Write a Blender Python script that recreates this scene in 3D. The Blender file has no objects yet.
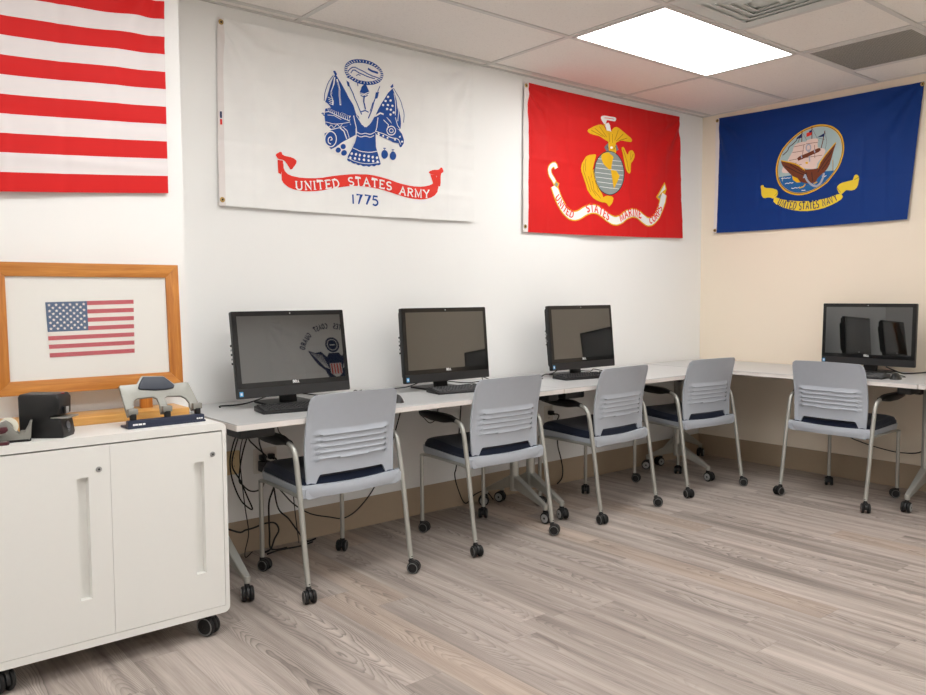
import bpy, bmesh, math, random
from mathutils import Vector, Matrix, noise
from math import sin, cos, pi, radians, exp, atan2, hypot, floor

random.seed(7)
scene = bpy.context.scene
COL = scene.collection

# tuning
GUARD = (-0.85, 1.93)      # centre of the flag on the wall behind the viewer
ARMY_H = 0.20
EXPOSURE = 0.0

# ------------------------------------------------------------------ materials
def lin(c):
    def f(v):
        v /= 255.0
        return v / 12.92 if v <= 0.04045 else ((v + 0.055) / 1.055) ** 2.4
    return (f(c[0]), f(c[1]), f(c[2]), 1.0)

class NT:
    """small helper round a material's node tree"""
    def __init__(s, name):
        s.m = bpy.data.materials.new(name); s.m.use_nodes = True
        s.t = s.m.node_tree; s.t.nodes.clear()
        s.out = s.t.nodes.new('ShaderNodeOutputMaterial')
    def n(s, typ, **kw):
        nd = s.t.nodes.new(typ)
        for k, v in kw.items(): setattr(nd, k, v)
        return nd
    def put(s, sock, v):
        if v is None: return
        if hasattr(v, 'is_output'): s.t.links.new(v, sock)
        else: sock.default_value = v
    def math(s, op, a, b=None, c=None, clamp=False):
        nd = s.n('ShaderNodeMath', operation=op, use_clamp=clamp)
        s.put(nd.inputs[0], a); s.put(nd.inputs[1], b); s.put(nd.inputs[2], c)
        return nd.outputs[0]
    def xyz(s, x, y, z):
        nd = s.n('ShaderNodeCombineXYZ')
        s.put(nd.inputs[0], x); s.put(nd.inputs[1], y); s.put(nd.inputs[2], z)
        return nd.outputs[0]
    def noise(s, vec, scale, detail=2.0, rough=0.5, dist=0.0):
        nd = s.n('ShaderNodeTexNoise'); s.put(nd.inputs['Vector'], vec)
        nd.inputs['Scale'].default_value = scale; nd.inputs['Detail'].default_value = detail
        nd.inputs['Roughness'].default_value = rough; nd.inputs['Distortion'].default_value = dist
        return nd.outputs['Fac']
    def mix(s, fac, a, b, blend='MIX'):
        nd = s.n('ShaderNodeMix', data_type='RGBA', blend_type=blend)
        s.put(nd.inputs['Factor'], fac); s.put(nd.inputs[6], a); s.put(nd.inputs[7], b)
        return nd.outputs[2]
    def ramp(s, fac, stops):
        nd = s.n('ShaderNodeValToRGB'); el = nd.color_ramp.elements
        while len(el) < len(stops): el.new(0.5)
        for e, (p, c) in zip(el, stops): e.position = p; e.color = c
        s.put(nd.inputs[0], fac); return nd.outputs[0]
    def coord(s, which='Object'):
        return s.n('ShaderNodeTexCoord').outputs[which]
    def bump(s, h, strength, dist):
        nd = s.n('ShaderNodeBump'); nd.inputs['Strength'].default_value = strength
        nd.inputs['Distance'].default_value = dist; s.put(nd.inputs['Height'], h); return nd.outputs[0]
    def pbr(s, color, rough=0.5, metal=0.0, spec=0.5, ior=1.45, normal=None, sheen=0.0, coat=0.0):
        p = s.n('ShaderNodeBsdfPrincipled')
        s.put(p.inputs['Base Color'], color); s.put(p.inputs['Roughness'], rough)
        p.inputs['Metallic'].default_value = metal; p.inputs['IOR'].default_value = ior
        p.inputs['Specular IOR Level'].default_value = spec
        p.inputs['Sheen Weight'].default_value = sheen; p.inputs['Coat Weight'].default_value = coat
        if normal is not None: s.put(p.inputs['Normal'], normal)
        s.t.links.new(p.outputs[0], s.out.inputs[0]); return p

M = {}
def plain(key, rgb, rough=0.5, metal=0.0, spec=0.5, ior=1.45, var=0.05, vscale=40.0, bumpd=0.0, bscale=300.0, sheen=0.0, coat=0.0):
    """a solid colour with a faint procedural mottling and, if asked, a fine surface grain"""
    t = NT(key); co = t.coord()
    nz = t.noise(co, vscale, 3.0)
    c = lin(rgb); d = tuple(max(0, v * (1 - var)) for v in c[:3]) + (1,); e = tuple(min(1, v * (1 + var)) for v in c[:3]) + (1,)
    colr = t.mix(nz, d, e)
    nrm = t.bump(t.noise(co, bscale, 2.0), 0.35, bumpd) if bumpd else None
    t.pbr(colr, rough, metal, spec, ior, nrm, sheen, coat)
    M[key] = t.m; return t.m

plain('wall_white', (238, 238, 236), 0.75, spec=0.25, var=0.012, vscale=3, bumpd=0.0006, bscale=180)
plain('wall_cream', (236, 224, 206), 0.75, spec=0.25, var=0.012, vscale=3, bumpd=0.0006, bscale=180)
plain('baseboard_tan', (166, 147, 124), 0.45, var=0.03)
plain('grid_metal', (205, 202, 198), 0.5, var=0.02)
plain('chair_plastic', (172, 178, 187), 0.42, var=0.03, bumpd=0.0002, bscale=500)
plain('steel_tube', (176, 176, 170), 0.36, metal=0.55, var=0.03)
plain('black_plastic', (20, 20, 21), 0.42, var=0.1, bumpd=0.0002, bscale=600)
plain('black_rubber', (16, 16, 17), 0.6, var=0.1)
plain('black_glossy', (10, 10, 11), 0.12, ior=1.5, var=0.02)
plain('chin_plastic', (38, 38, 39), 0.35, var=0.04)
plain('hub_grey', (150, 151, 150), 0.4, var=0.03)
plain('caster_ring', (120, 120, 118), 0.45, var=0.03)
plain('screen_glass', (10, 11, 11), 0.018, ior=2.3, var=0.01)
plain('laminate', (188, 189, 189), 0.30, var=0.012, vscale=300)
plain('laminate_edge', (222, 217, 213), 0.4, var=0.01)
plain('cabinet_white', (226, 226, 222), 0.42, var=0.008, bumpd=0.0001, bscale=700)
plain('cabinet_dark', (60, 62, 64), 0.6)
plain('lock_metal', (158, 158, 156), 0.35, metal=0.3)
plain('silver_metal', (146, 146, 140), 0.46, metal=0.6, var=0.04)
plain('navy_plastic', (32, 40, 62), 0.4, var=0.06)
plain('handle_dark', (48, 54, 66), 0.45, var=0.05)
plain('maroon', (74, 28, 38), 0.35, var=0.06)
plain('tape_white', (226, 224, 208), 0.5)
plain('outlet_white', (226, 222, 214), 0.4, var=0.01)
plain('outlet_ivory', (218, 196, 152), 0.45, var=0.02)
plain('brass', (176, 146, 90), 0.3, metal=0.9)
plain('paper_mat', (228, 226, 220), 0.8, var=0.01)
plain('diffuser_white', (205, 208, 204), 0.5, var=0.03, vscale=8)
plain('sticker_blue', (70, 160, 215), 0.4); plain('white_print', (230, 230, 230), 0.5, var=0.01)
plain('led_red', (170, 20, 30), 0.4); plain('grey_print', (120, 122, 128), 0.5)

def cloth(key, rgb, trans=0.0):
    t = NT(key); co = t.coord()
    nz = t.noise(co, 900.0, 2.0)
    c = lin(rgb)
    colr = t.mix(t.noise(co, 9.0, 3.0), tuple(v * .95 for v in c[:3]) + (1,), tuple(min(1, v * 1.04) for v in c[:3]) + (1,))
    t.pbr(colr, 0.62, spec=0.25, normal=t.bump(nz, 0.12, 0.0004), sheen=0.03)
    M[key] = t.m
for k, c in dict(white=(237, 237, 235), blue=(28, 74, 150), scarlet=(226, 56, 44), flag_red=(206, 30, 30), marine_red=(206, 28, 28),
                 navy_cloth=(2, 50, 122), gold=(228, 178, 30), yellow=(232, 204, 58), bronze=(150, 104, 24), grey=(136, 146, 143), steel=(120, 120, 126),
                 dark=(38, 34, 34), navyblue=(22, 40, 92), sky=(166, 190, 192), sea=(34, 98, 158), cream=(226, 204, 194), brown=(112, 58, 36),
                 maroon_print=(110, 36, 62), silver=(164, 172, 188), olive=(130, 112, 30), flag_white=(226, 220, 220),
                 print_red=(186, 84, 92), print_blue=(74, 96, 128), print_white=(226, 220, 212), guard_blue=(40, 52, 88), header=(226, 220, 217)).items():
    cloth(k, c)
M['maroon_c'] = M['maroon_print']

def seat_fabric():
    t = NT('seat_navy'); co = t.coord()
    nz = t.noise(co, 420.0, 2.0)
    c = t.mix(nz, lin((9, 15, 28)), lin((20, 33, 58)))
    t.pbr(c, 0.85, spec=0.2, normal=t.bump(nz, 0.3, 0.0006), sheen=0.2); M['seat_navy'] = t.m
seat_fabric()

def wood(key, a, b, axis=0):
    t = NT(key); co = t.coord()
    sep = t.n('ShaderNodeSeparateXYZ'); t.put(sep.inputs[0], co)
    s = [60.0, 60.0, 60.0]; s[axis] = 4.0
    v = t.xyz(t.math('MULTIPLY', sep.outputs[0], s[0]), t.math('MULTIPLY', sep.outputs[1], s[1]), t.math('MULTIPLY', sep.outputs[2], s[2]))
    g = t.noise(v, 1.0, 4.0, 0.6, 0.6)
    t.pbr(t.ramp(g, [(0.3, lin(a)), (0.7, lin(b))]), 0.38, coat=0.1); M[key] = t.m
wood('oak_x', (168, 100, 34), (208, 142, 66), 0)
wood('oak_z', (160, 92, 30), (202, 134, 58), 2)
wood('pine', (196, 140, 68), (222, 172, 100), 0)

def floor_material():
    t = NT('floor_planks'); co = t.coord()
    sep = t.n('ShaderNodeSeparateXYZ'); t.put(sep.inputs[0], co)
    x, y = sep.outputs[0], sep.outputs[1]
    W, L = 0.152, 1.22
    xs = t.math('DIVIDE', x, W); colm = t.math('FLOOR', xs)
    xl = t.math('SUBTRACT', t.math('SUBTRACT', xs, colm), 0.5)
    wn = t.n('ShaderNodeTexWhiteNoise', noise_dimensions='1D'); t.put(wn.inputs['W'], colm)
    yy = t.math('ADD', t.math('DIVIDE', y, L), t.math('MULTIPLY', wn.outputs['Value'], 7.3))
    row = t.math('FLOOR', yy); fy = t.math('FRACT', yy)
    w2 = t.n('ShaderNodeTexWhiteNoise', noise_dimensions='2D'); t.put(w2.inputs['Vector'], t.xyz(colm, row, 0.0))
    sc = t.n('ShaderNodeSeparateColor'); t.put(sc.inputs[0], w2.outputs['Color'])
    r, g, b = sc.outputs[0], sc.outputs[1], sc.outputs[2]
    seed = t.math('MULTIPLY', w2.outputs['Value'], 40.0)
    # nested arches along the plank
    xo = t.math('ADD', xl, t.math('MULTIPLY', t.math('SUBTRACT', r, 0.5), 0.5))
    sgn = t.math('SUBTRACT', t.math('MULTIPLY', t.math('GREATER_THAN', g, 0.5), 2.0), 1.0)
    big = t.noise(t.xyz(t.math('MULTIPLY', x, 7.0), t.math('MULTIPLY', y, 1.6), seed), 1.0, 2.0, 0.45)
    sml = t.noise(t.xyz(t.math('MULTIPLY', x, 42.0), t.math('MULTIPLY', y, 8.0), seed), 1.0, 2.0, 0.5)
    f = t.math('MULTIPLY', t.math('MULTIPLY', y, sgn), 10.0)
    f = t.math('ADD', f, t.math('MULTIPLY', t.math('MULTIPLY', xo, xo), 30.0))
    f = t.math('ADD', f, t.math('MULTIPLY', big, 13.0))
    f = t.math('ADD', f, t.math('MULTIPLY', sml, 1.3))
    s = t.math('FRACT', f)
    line = t.math('POWER', s, 3.2)                                   # dark towards one side of each ring
    edge = t.math('SUBTRACT', 1.0, t.math('SMOOTH_MIN', t.math('MULTIPLY', t.math('SUBTRACT', 1.0, s), 12.0), 1.0, 0.05), clamp=True)
    line = t.math('SUBTRACT', line, edge, clamp=True)
    mask = t.noise(t.xyz(t.math('MULTIPLY', x, 10.0), t.math('MULTIPLY', y, 1.3), t.math('ADD', seed, 9.0)), 1.0, 1.0)
    mask = t.math('MULTIPLY', t.math('SUBTRACT', mask, 0.36), 4.5, clamp=True)
    line = t.math('MULTIPLY', t.math('MULTIPLY', line, mask), t.math('ADD', 0.55, t.math('MULTIPLY', b, 0.5)))
    # soft long streaks and fibre
    strk = t.noise(t.xyz(t.math('MULTIPLY', x, 20.0), t.math('MULTIPLY', y, 0.9), t.math('ADD', seed, 3.0)), 1.0, 4.0, 0.6)
    fib = t.noise(t.xyz(t.math('MULTIPLY', x, 260.0), t.math('MULTIPLY', y, 7.0), seed), 1.0, 2.0, 0.6)
    base = t.ramp(strk, [(0.28, lin((130, 121, 115))), (0.44, lin((165, 154, 146))), (0.60, lin((186, 175, 167)))])
    tan = t.math('MULTIPLY', t.math('GREATER_THAN', g, 0.84), 0.30)
    base = t.mix(tan, base, lin((190, 164, 140)), 'MIX')
    val = t.math('ADD', 0.87, t.math('MULTIPLY', r, 0.22))
    hsv = t.n('ShaderNodeHueSaturation'); t.put(hsv.inputs['Value'], val); t.put(hsv.inputs['Color'], base)
    c = t.mix(t.math('MULTIPLY', line, 0.95), hsv.outputs[0], lin((78, 72, 70)))
    c = t.mix(t.math('MULTIPLY', t.math('SUBTRACT', fib, 0.35, clamp=True), 0.55), c, lin((112, 103, 98)))
    ex = t.math('GREATER_THAN', t.math('ABSOLUTE', xl), 0.494)
    ey = t.math('GREATER_THAN', t.math('ABSOLUTE', t.math('SUBTRACT', fy, 0.5)), 0.4990)
    seam = t.math('MULTIPLY', t.math('MAXIMUM', ex, ey), 0.30)
    c = t.mix(seam, c, lin((96, 88, 84)))
    t.pbr(c, t.math('ADD', 0.40, t.math('MULTIPLY', fib, 0.14)), spec=0.4, normal=t.bump(t.math('SUBTRACT', fib, t.math('MULTIPLY', seam, 2.0)), 0.15, 0.0006))
    M['floor'] = t.m
floor_material()

def ceiling_material():
    t = NT('ceiling_tile'); co = t.coord()
    a = t.noise(co, 140.0, 3.0, 0.6); b = t.noise(co, 420.0, 2.0)
    sp = t.math('MULTIPLY', t.math('SUBTRACT', a, 0.56, clamp=True), 2.2, clamp=True)
    c = t.mix(sp, lin((234, 229, 223)), lin((188, 182, 176)))
    t.pbr(c, 0.9, spec=0.1, normal=t.bump(t.math('ADD', a, t.math('MULTIPLY', b, 0.5)), 0.4, 0.002)); M['ceiling'] = t.m
ceiling_material()

def mesh_grille():
    t = NT('return_grille'); co = t.coord()
    sep = t.n('ShaderNodeSeparateXYZ'); t.put(sep.inputs[0], co)
    h = None
    for ax in (0, 1):
        v = t.math('ABSOLUTE', t.math('SUBTRACT', t.math('FRACT', t.math('MULTIPLY', sep.outputs[ax], 90.0)), 0.5))
        h = v if h is None else t.math('MAXIMUM', h, v)
    g = t.math('GREATER_THAN', h, 0.33)
    c = t.mix(g, lin((92, 90, 84)), lin((160, 157, 148)))
    t.pbr(c, 0.6); M['grille'] = t.m
mesh_grille()

def lamp_material(strength):
    t = NT('lamp_diffuser'); e = t.n('ShaderNodeEmission')
    e.inputs[0].default_value = (1.0, 0.997, 0.985, 1); e.inputs[1].default_value = strength
    t.t.links.new(e.outputs[0], t.out.inputs[0]); M['lamp'] = t.m
lamp_material(13.6)

def pane_material():
    t = NT('picture_glass')
    tr = t.n('ShaderNodeBsdfTransparent'); gl = t.n('ShaderNodeBsdfGlossy'); gl.inputs['Roughness'].default_value = 0.02
    lw = t.n('ShaderNodeLayerWeight'); lw.inputs[0].default_value = 0.5
    fr = t.math('ADD', 0.035, t.math('MULTIPLY', t.math('POWER', lw.outputs['Facing'], 5.0), 0.9))
    mx = t.n('ShaderNodeMixShader'); t.put(mx.inputs[0], fr)
    t.t.links.new(tr.outputs[0], mx.inputs[1]); t.t.links.new(gl.outputs[0], mx.inputs[2])
    t.t.links.new(mx.outputs[0], t.out.inputs[0]); M['pane'] = t.m
pane_material()

# ------------------------------------------------------------------ mesh helpers
class MB:
    def __init__(s): s.bm = bmesh.new(); s.keys = []
    def mi(s, k):
        if k not in s.keys: s.keys.append(k)
        return s.keys.index(k)
    def add(s, tmp, m, mat=None):
        i = s.mi(m); vm = []
        for v in tmp.verts: vm.append(s.bm.verts.new(mat @ v.co if mat else v.co)); v.index = len(vm) - 1
        for f in tmp.faces:
            try: s.bm.faces.new([vm[v.index] for v in f.verts]).material_index = i
            except ValueError: pass
        tmp.free()
    def raw(s, verts, faces, m, mat=None):
        i = s.mi(m); vs = [s.bm.verts.new(mat @ Vector(v) if mat else v) for v in verts]
        for f in faces:
            try: s.bm.faces.new([vs[k] for k in f]).material_index = i
            except ValueError: pass
    def box(s, c, d, m, bev=0.0, seg=2, rot=None):
        t = bmesh.new(); bmesh.ops.create_cube(t, size=1.0)
        for v in t.verts: v.co = Vector((v.co.x * d[0], v.co.y * d[1], v.co.z * d[2]))
        if bev: bmesh.ops.bevel(t, geom=list(t.edges), offset=bev, segments=seg, affect='EDGES', profile=0.5)
        s.add(t, m, Matrix.Translation(c) @ (rot.to_4x4() if rot else Matrix.Identity(4)))
    def span(s, a, b, m, bev=0.0, seg=2):
        s.box([(a[i] + b[i]) / 2 for i in range(3)], [abs(b[i] - a[i]) for i in range(3)], m, bev, seg)
    def lathe(s, prof, m, seg=24, mat=None):
        vs = []; fs = []; n = len(prof)
        for k in range(seg):
            a = 2 * pi * k / seg
            for r, z in prof: vs.append((r * cos(a), r * sin(a), z))
        for k in range(seg):
            k2 = (k + 1) % seg
            for j in range(n - 1): fs.append((k * n + j, k2 * n + j, k2 * n + j + 1, k * n + j + 1))
        fs.append([k * n for k in range(seg)][::-1]); fs.append([k * n + n - 1 for k in range(seg)])
        s.raw(vs, fs, m, mat)
    def disc(s, c, axis, r, h, m, seg=24, bev=0.0):
        """a round slab centred at c along the axis"""
        q = Vector((0, 0, 1)).rotation_difference(Vector(axis)).to_matrix().to_4x4()
        b = bev
        prof = [(r - b, -h / 2), (r, -h / 2 + b), (r, h / 2 - b), (r - b, h / 2)] if b else [(r, -h / 2), (r, h / 2)]
        s.lathe(prof, m, seg, Matrix.Translation(c) @ q)
    def tube(s, pts, r, m, seg=12, caps=True):
        pts = [Vector(p) for p in pts]; n = len(pts)
        rr = r if isinstance(r, (list, tuple)) else [r] * n
        tan = []
        for i in range(n):
            d = pts[min(i + 1, n - 1)] - pts[max(i - 1, 0)]
            tan.append(d.normalized())
        up = Vector((0, 0, 1)) if abs(tan[0].z) < 0.9 else Vector((1, 0, 0))
        nrm = (up - tan[0] * up.dot(tan[0])).normalized()
        vs = []
        for i in range(n):
            if i:
                q = tan[i - 1].rotation_difference(tan[i]); nrm = q @ nrm
                nrm = (nrm - tan[i] * nrm.dot(tan[i])).normalized()
            bi = tan[i].cross(nrm)
            for k in range(seg):
                a = 2 * pi * k / seg
                vs.append(pts[i] + (nrm * cos(a) + bi * sin(a)) * rr[i])
        fs = []
        for i in range(n - 1):
            for k in range(seg):
                k2 = (k + 1) % seg
                fs.append((i * seg + k, i * seg + k2, (i + 1) * seg + k2, (i + 1) * seg + k))
        if caps:
            fs.append(list(range(seg))[::-1]); fs.append([(n - 1) * seg + k for k in range(seg)])
        s.raw(vs, fs, m)
    def prism(s, outline, depth, m, mat=None, bev=0.0, seg=2):
        """outline in local XY, extruded along +Z"""
        t = bmesh.new(); vs = [t.verts.new((p[0], p[1], 0)) for p in outline]
        f = t.faces.new(vs); r = bmesh.ops.extrude_face_region(t, geom=[f])
        for v in r['geom']:
            if isinstance(v, bmesh.types.BMVert): v.co.z += depth
        bmesh.ops.recalc_face_normals(t, faces=t.faces)
        if bev:
            ed = [e for e in t.edges if abs(e.verts[0].co.z - e.verts[1].co.z) < 1e-6]
            bmesh.ops.bevel(t, geom=ed, offset=bev, segments=seg, affect='EDGES', profile=0.5)
        bmesh.ops.triangulate(t, faces=[f for f in t.faces if len(f.verts) > 4])
        s.add(t, m, mat)
    def sheet(s, fn, nu, nv, m):
        vs = [fn(i / nu, j / nv) for j in range(nv + 1) for i in range(nu + 1)]
        fs = [(j * (nu + 1) + i, j * (nu + 1) + i + 1, (j + 1) * (nu + 1) + i + 1, (j + 1) * (nu + 1) + i) for j in range(nv) for i in range(nu)]
        s.raw(vs, fs, m)
    def slab_sheet(s, front, back, nu, nv, m):
        """closed thin body between two sheets front(u,v) and back(u,v)"""
        W = nu + 1
        vs = [front(i / nu, j / nv) for j in range(nv + 1) for i in range(W)]; o = len(vs)
        vs += [back(i / nu, j / nv) for j in range(nv + 1) for i in range(W)]
        fs = []
        for j in range(nv):
            for i in range(nu):
                a = j * W + i
                fs.append((a, a + 1, a + W + 1, a + W)); fs.append((o + a, o + a + W, o + a + W + 1, o + a + 1))
        for i in range(nu):
            fs.append((i, o + i, o + i + 1, i + 1)); a = nv * W + i; fs.append((a, a + 1, o + a + 1, o + a))
        for j in range(nv):
            a = j * W; fs.append((a, a + W, o + a + W, o + a)); a = j * W + nu; fs.append((a, o + a, o + a + W, a + W))
        s.raw(vs, fs, m)
    def build(s, name, parent=None, loc=None, sharp=35, recalc=True):
        if recalc: bmesh.ops.recalc_face_normals(s.bm, faces=s.bm.faces)
        me = bpy.data.meshes.new(name)
        for f in s.bm.faces: f.smooth = True
        s.bm.to_mesh(me); s.bm.free()
        for k in s.keys: me.materials.append(M[k])
        me.set_sharp_from_angle(angle=radians(sharp))
        o = bpy.data.objects.new(name, me); COL.objects.link(o)
        if parent: o.parent = parent
        if loc: o.location = loc
        return o

def thing(name, label, cat, loc=(0, 0, 0), rz=0.0, group=None):
    o = bpy.data.objects.new(name, None); COL.objects.link(o)
    o.empty_display_size = 0.05
    o.location = loc; o.rotation_euler = (0, 0, rz); return tag(o, label, cat, group)
def tag(o, label, cat, group=None):
    o['label'] = label; o['category'] = cat
    if group: o['group'] = group
    return o
def struct(o): o['kind'] = 'structure'; return o
def copy_tree(o, parent=None):
    c = o.copy(); COL.objects.link(c)
    if parent: c.parent = parent
    for ch in list(o.children): copy_tree(ch, c)
    return c
def smooth_path(pts, n=6):
    """Catmull-Rom through the points"""
    P = [Vector(p) for p in pts]; out = []
    for i in range(len(P) - 1):
        p0, p1, p2, p3 = P[max(i - 1, 0)], P[i], P[i + 1], P[min(i + 2, len(P) - 1)]
        for k in range(n):
            t = k / n
            out.append(0.5 * (2 * p1 + (p2 - p0) * t + (2 * p0 - 5 * p1 + 4 * p2 - p3) * t * t + (3 * p1 - p0 - 3 * p2 + p3) * t ** 3))
    out.append(P[-1]); return out
def rrect(w, h, r, n=6, cx=0, cy=0):
    out = []
    for (sx, sy, a0) in ((1, 1, 0), (-1, 1, 90), (-1, -1, 180), (1, -1, 270)):
        for k in range(n + 1):
            a = radians(a0 + 90 * k / n); out.append((cx + sx * (w / 2 - r) + r * cos(a), cy + sy * (h / 2 - r) + r * sin(a)))
    return out
RX90 = Matrix.Rotation(radians(90), 4, 'X')      # local XY outline -> XZ plane, extruded towards -Y
def sst(a, b, x):
    t = min(1, max(0, (x - a) / (b - a))); return t * t * (3 - 2 * t)

# ------------------------------------------------------------------ the room
H = 2.576; XL = -7.2; YF = -4.6; BX = -4.166; BY = -0.40
TA, TB = 0.996, 0.074            # ceiling grid origin
b = MB(); b.span((XL - .1, YF - .1, -0.08), (0.1, 0.1, 0.0), 'floor'); struct(b.build('floor'))
b = MB(); b.span((BX - 0.4, 0, 0), (0.1, 0.12, H + .1), 'wall_white'); struct(b.build('wall_back'))
b = MB(); b.span((0, YF - .1, 0), (0.1, 0, H + .1), 'wall_cream'); struct(b.build('wall_right'))
b = MB(); b.span((XL - .1, BY, 0), (BX, 0.12, H + .1), 'wall_white'); struct(b.build('wall_pillar'))
b = MB(); b.span((XL - .1, YF - .1, 0), (0.1, YF, H + .1), 'wall_white'); struct(b.build('wall_front'))
b = MB(); b.span((XL - .1, YF, 0), (XL, BY, H + .1), 'wall_white'); struct(b.build('wall_left'))
def baseboard(name, a, c, dirn):
    """cove base: thin board with a small rounded top and a toe"""
    a, c = Vector(a), Vector(c); n = Vector(dirn)
    prof = [(0, 0), (0.012, 0), (0.007, 0.012), (0.006, 0.150), (0.003, 0.156), (0, 0.156)]
    m = MB(); vs = []
    for p in (a, c):
        for d, z in prof: vs.append(p + n * d + Vector((0, 0, z)))
    k = len(prof); fs = [(i, (i + 1) % k, k + (i + 1) % k, k + i) for i in range(k)] + [list(range(k)), [k + i for i in range(k)][::-1]]
    m.raw(vs, fs, 'baseboard_tan'); struct(m.build(name))
baseboard('baseboard_back', (BX, 0, 0), (0, 0, 0), (0, -1, 0))
baseboard('baseboard_right', (0, 0, 0), (0, YF, 0), (-1, 0, 0))
baseboard('baseboard_pillar', (XL, BY, 0), (BX, BY, 0), (0, -1, 0))
# ceiling: tiles, a T-bar grid and a wall angle
xs = [-TA + .61] + [-TA - 1.22 * k for k in range(6)]
ys = [-TB - .61 * k for k in range(8)]
b = MB(); b.span((XL - .1, YF - .1, H + .006), (0.1, 0.1, H + .09), 'ceiling'); struct(b.build('ceiling'))
b = MB()
for k in range(6): b.span((-TA - 1.22 * k - .012, YF, H), (-TA - 1.22 * k + .012, 0, H + .008), 'grid_metal')
for yv in ys: b.span((XL, yv - .012, H - .0005), (0, yv + .012, H + .0075), 'grid_metal')
b.span((-TA + .598, YF, H), (-TA + .622, -TB - 1.22, H + .008), 'grid_metal')
b.span((-TA - .622, -TB - 1.83, H), (-TA - .598, -TB - 1.22, H + .008), 'grid_metal')
b.span((BX, -.013, H - .001), (0, 0, H + .006), 'grid_metal'); b.span((-.013, YF, H - .001), (0, 0, H + .006), 'grid_metal')
struct(b.build('trim_1'))

def panel_light(x0, y0, label, grp='recessed ceiling light panels'):
    """flat 1.22 x 0.61 m troffer"""
    t = thing('ceiling_light', label, 'ceiling light', (x0 + .61, y0 - .305, H), 0, grp)
    f = MB(); w, d = 1.196, .586
    for (a, c) in (((-w/2, -d/2), (w/2, -d/2 + .016)), ((-w/2, d/2 - .016), (w/2, d/2)), ((-w/2, -d/2 + .016), (-w/2 + .016, d/2 - .016)), ((w/2 - .016, -d/2 + .016), (w/2, d/2 - .016))):
        f.span((a[0], a[1], -.004), (c[0], c[1], .005), 'grid_metal')
    f.build('frame', t)
    f = MB(); f.span((-w/2 + .016, -d/2 + .016, -.001), (w/2 - .016, d/2 - .016, .004), 'lamp'); f.build('diffuser', t)
    return t
for (x0, y0, lb) in ((-TA - 1.22, -TB - .61, 'glowing white ceiling light panel above the computer chairs, the one in the photo'),
                     (-TA - 3.66, -TB - 1.22, 'glowing ceiling light panel out of the photo, above the white cabinet'),
                     (-TA - 1.22, -TB - 3.05, 'glowing ceiling light panel out of the photo, behind the viewer to the right'),
                     (-TA - 3.66, -TB - 3.05, 'glowing ceiling light panel out of the photo, directly above the viewer'),
                     (-TA - 4.88 - 1.22, -TB - 1.83, 'glowing ceiling light panel out of the photo, far to the left')):
    panel_light(x0, y0, lb)

t = thing('return_air_grille', 'dark grey perforated square air grille set in the ceiling by the cream wall', 'air vent', (-TA + .305, -TB - 1.525, H))
f = MB()
for (a, c) in (((-.293, -.293), (.293, -.268)), ((-.293, .268), (.293, .293)), ((-.293, -.268), (-.268, .268)), ((.268, -.268), (.293, .268))):
    f.span((a[0], a[1], -.003), (c[0], c[1], .005), 'grid_metal')
f.build('frame', t)
f = MB(); f.span((-.268, -.268, .0), (.268, .268, .004), 'grille'); f.build('perforated_panel', t)

t = thing('air_diffuser', 'pale four way ceiling diffuser with nested square louvres behind the light panel', 'air vent', (-TA - .915, -TB - 1.525, H))
f = MB(); f.span((-.29, -.29, .0), (.29, .29, .004), 'diffuser_white'); f.build('backing_panel', t)
for k, hw in enumerate((.20, .155, .11, .065)):
    f = MB(); z0 = -.002 - .002 * k
    vs = []; fs = []
    for (rad, z) in ((hw + .022, -.001), (hw, z0 - .006), (hw - .005, z0 - .005), (hw + .006, -.0005)):
        vs += [(-rad, -rad, z), (rad, -rad, z), (rad, rad, z), (-rad, rad, z)]
    for j in range(4):
        for i in range(4): fs.append((j * 4 + i, j * 4 + (i + 1) % 4, ((j + 1) % 4) * 4 + (i + 1) % 4, ((j + 1) % 4) * 4 + i))
    f.raw(vs, fs, 'diffuser_white'); f.build('louvre', t)

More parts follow.
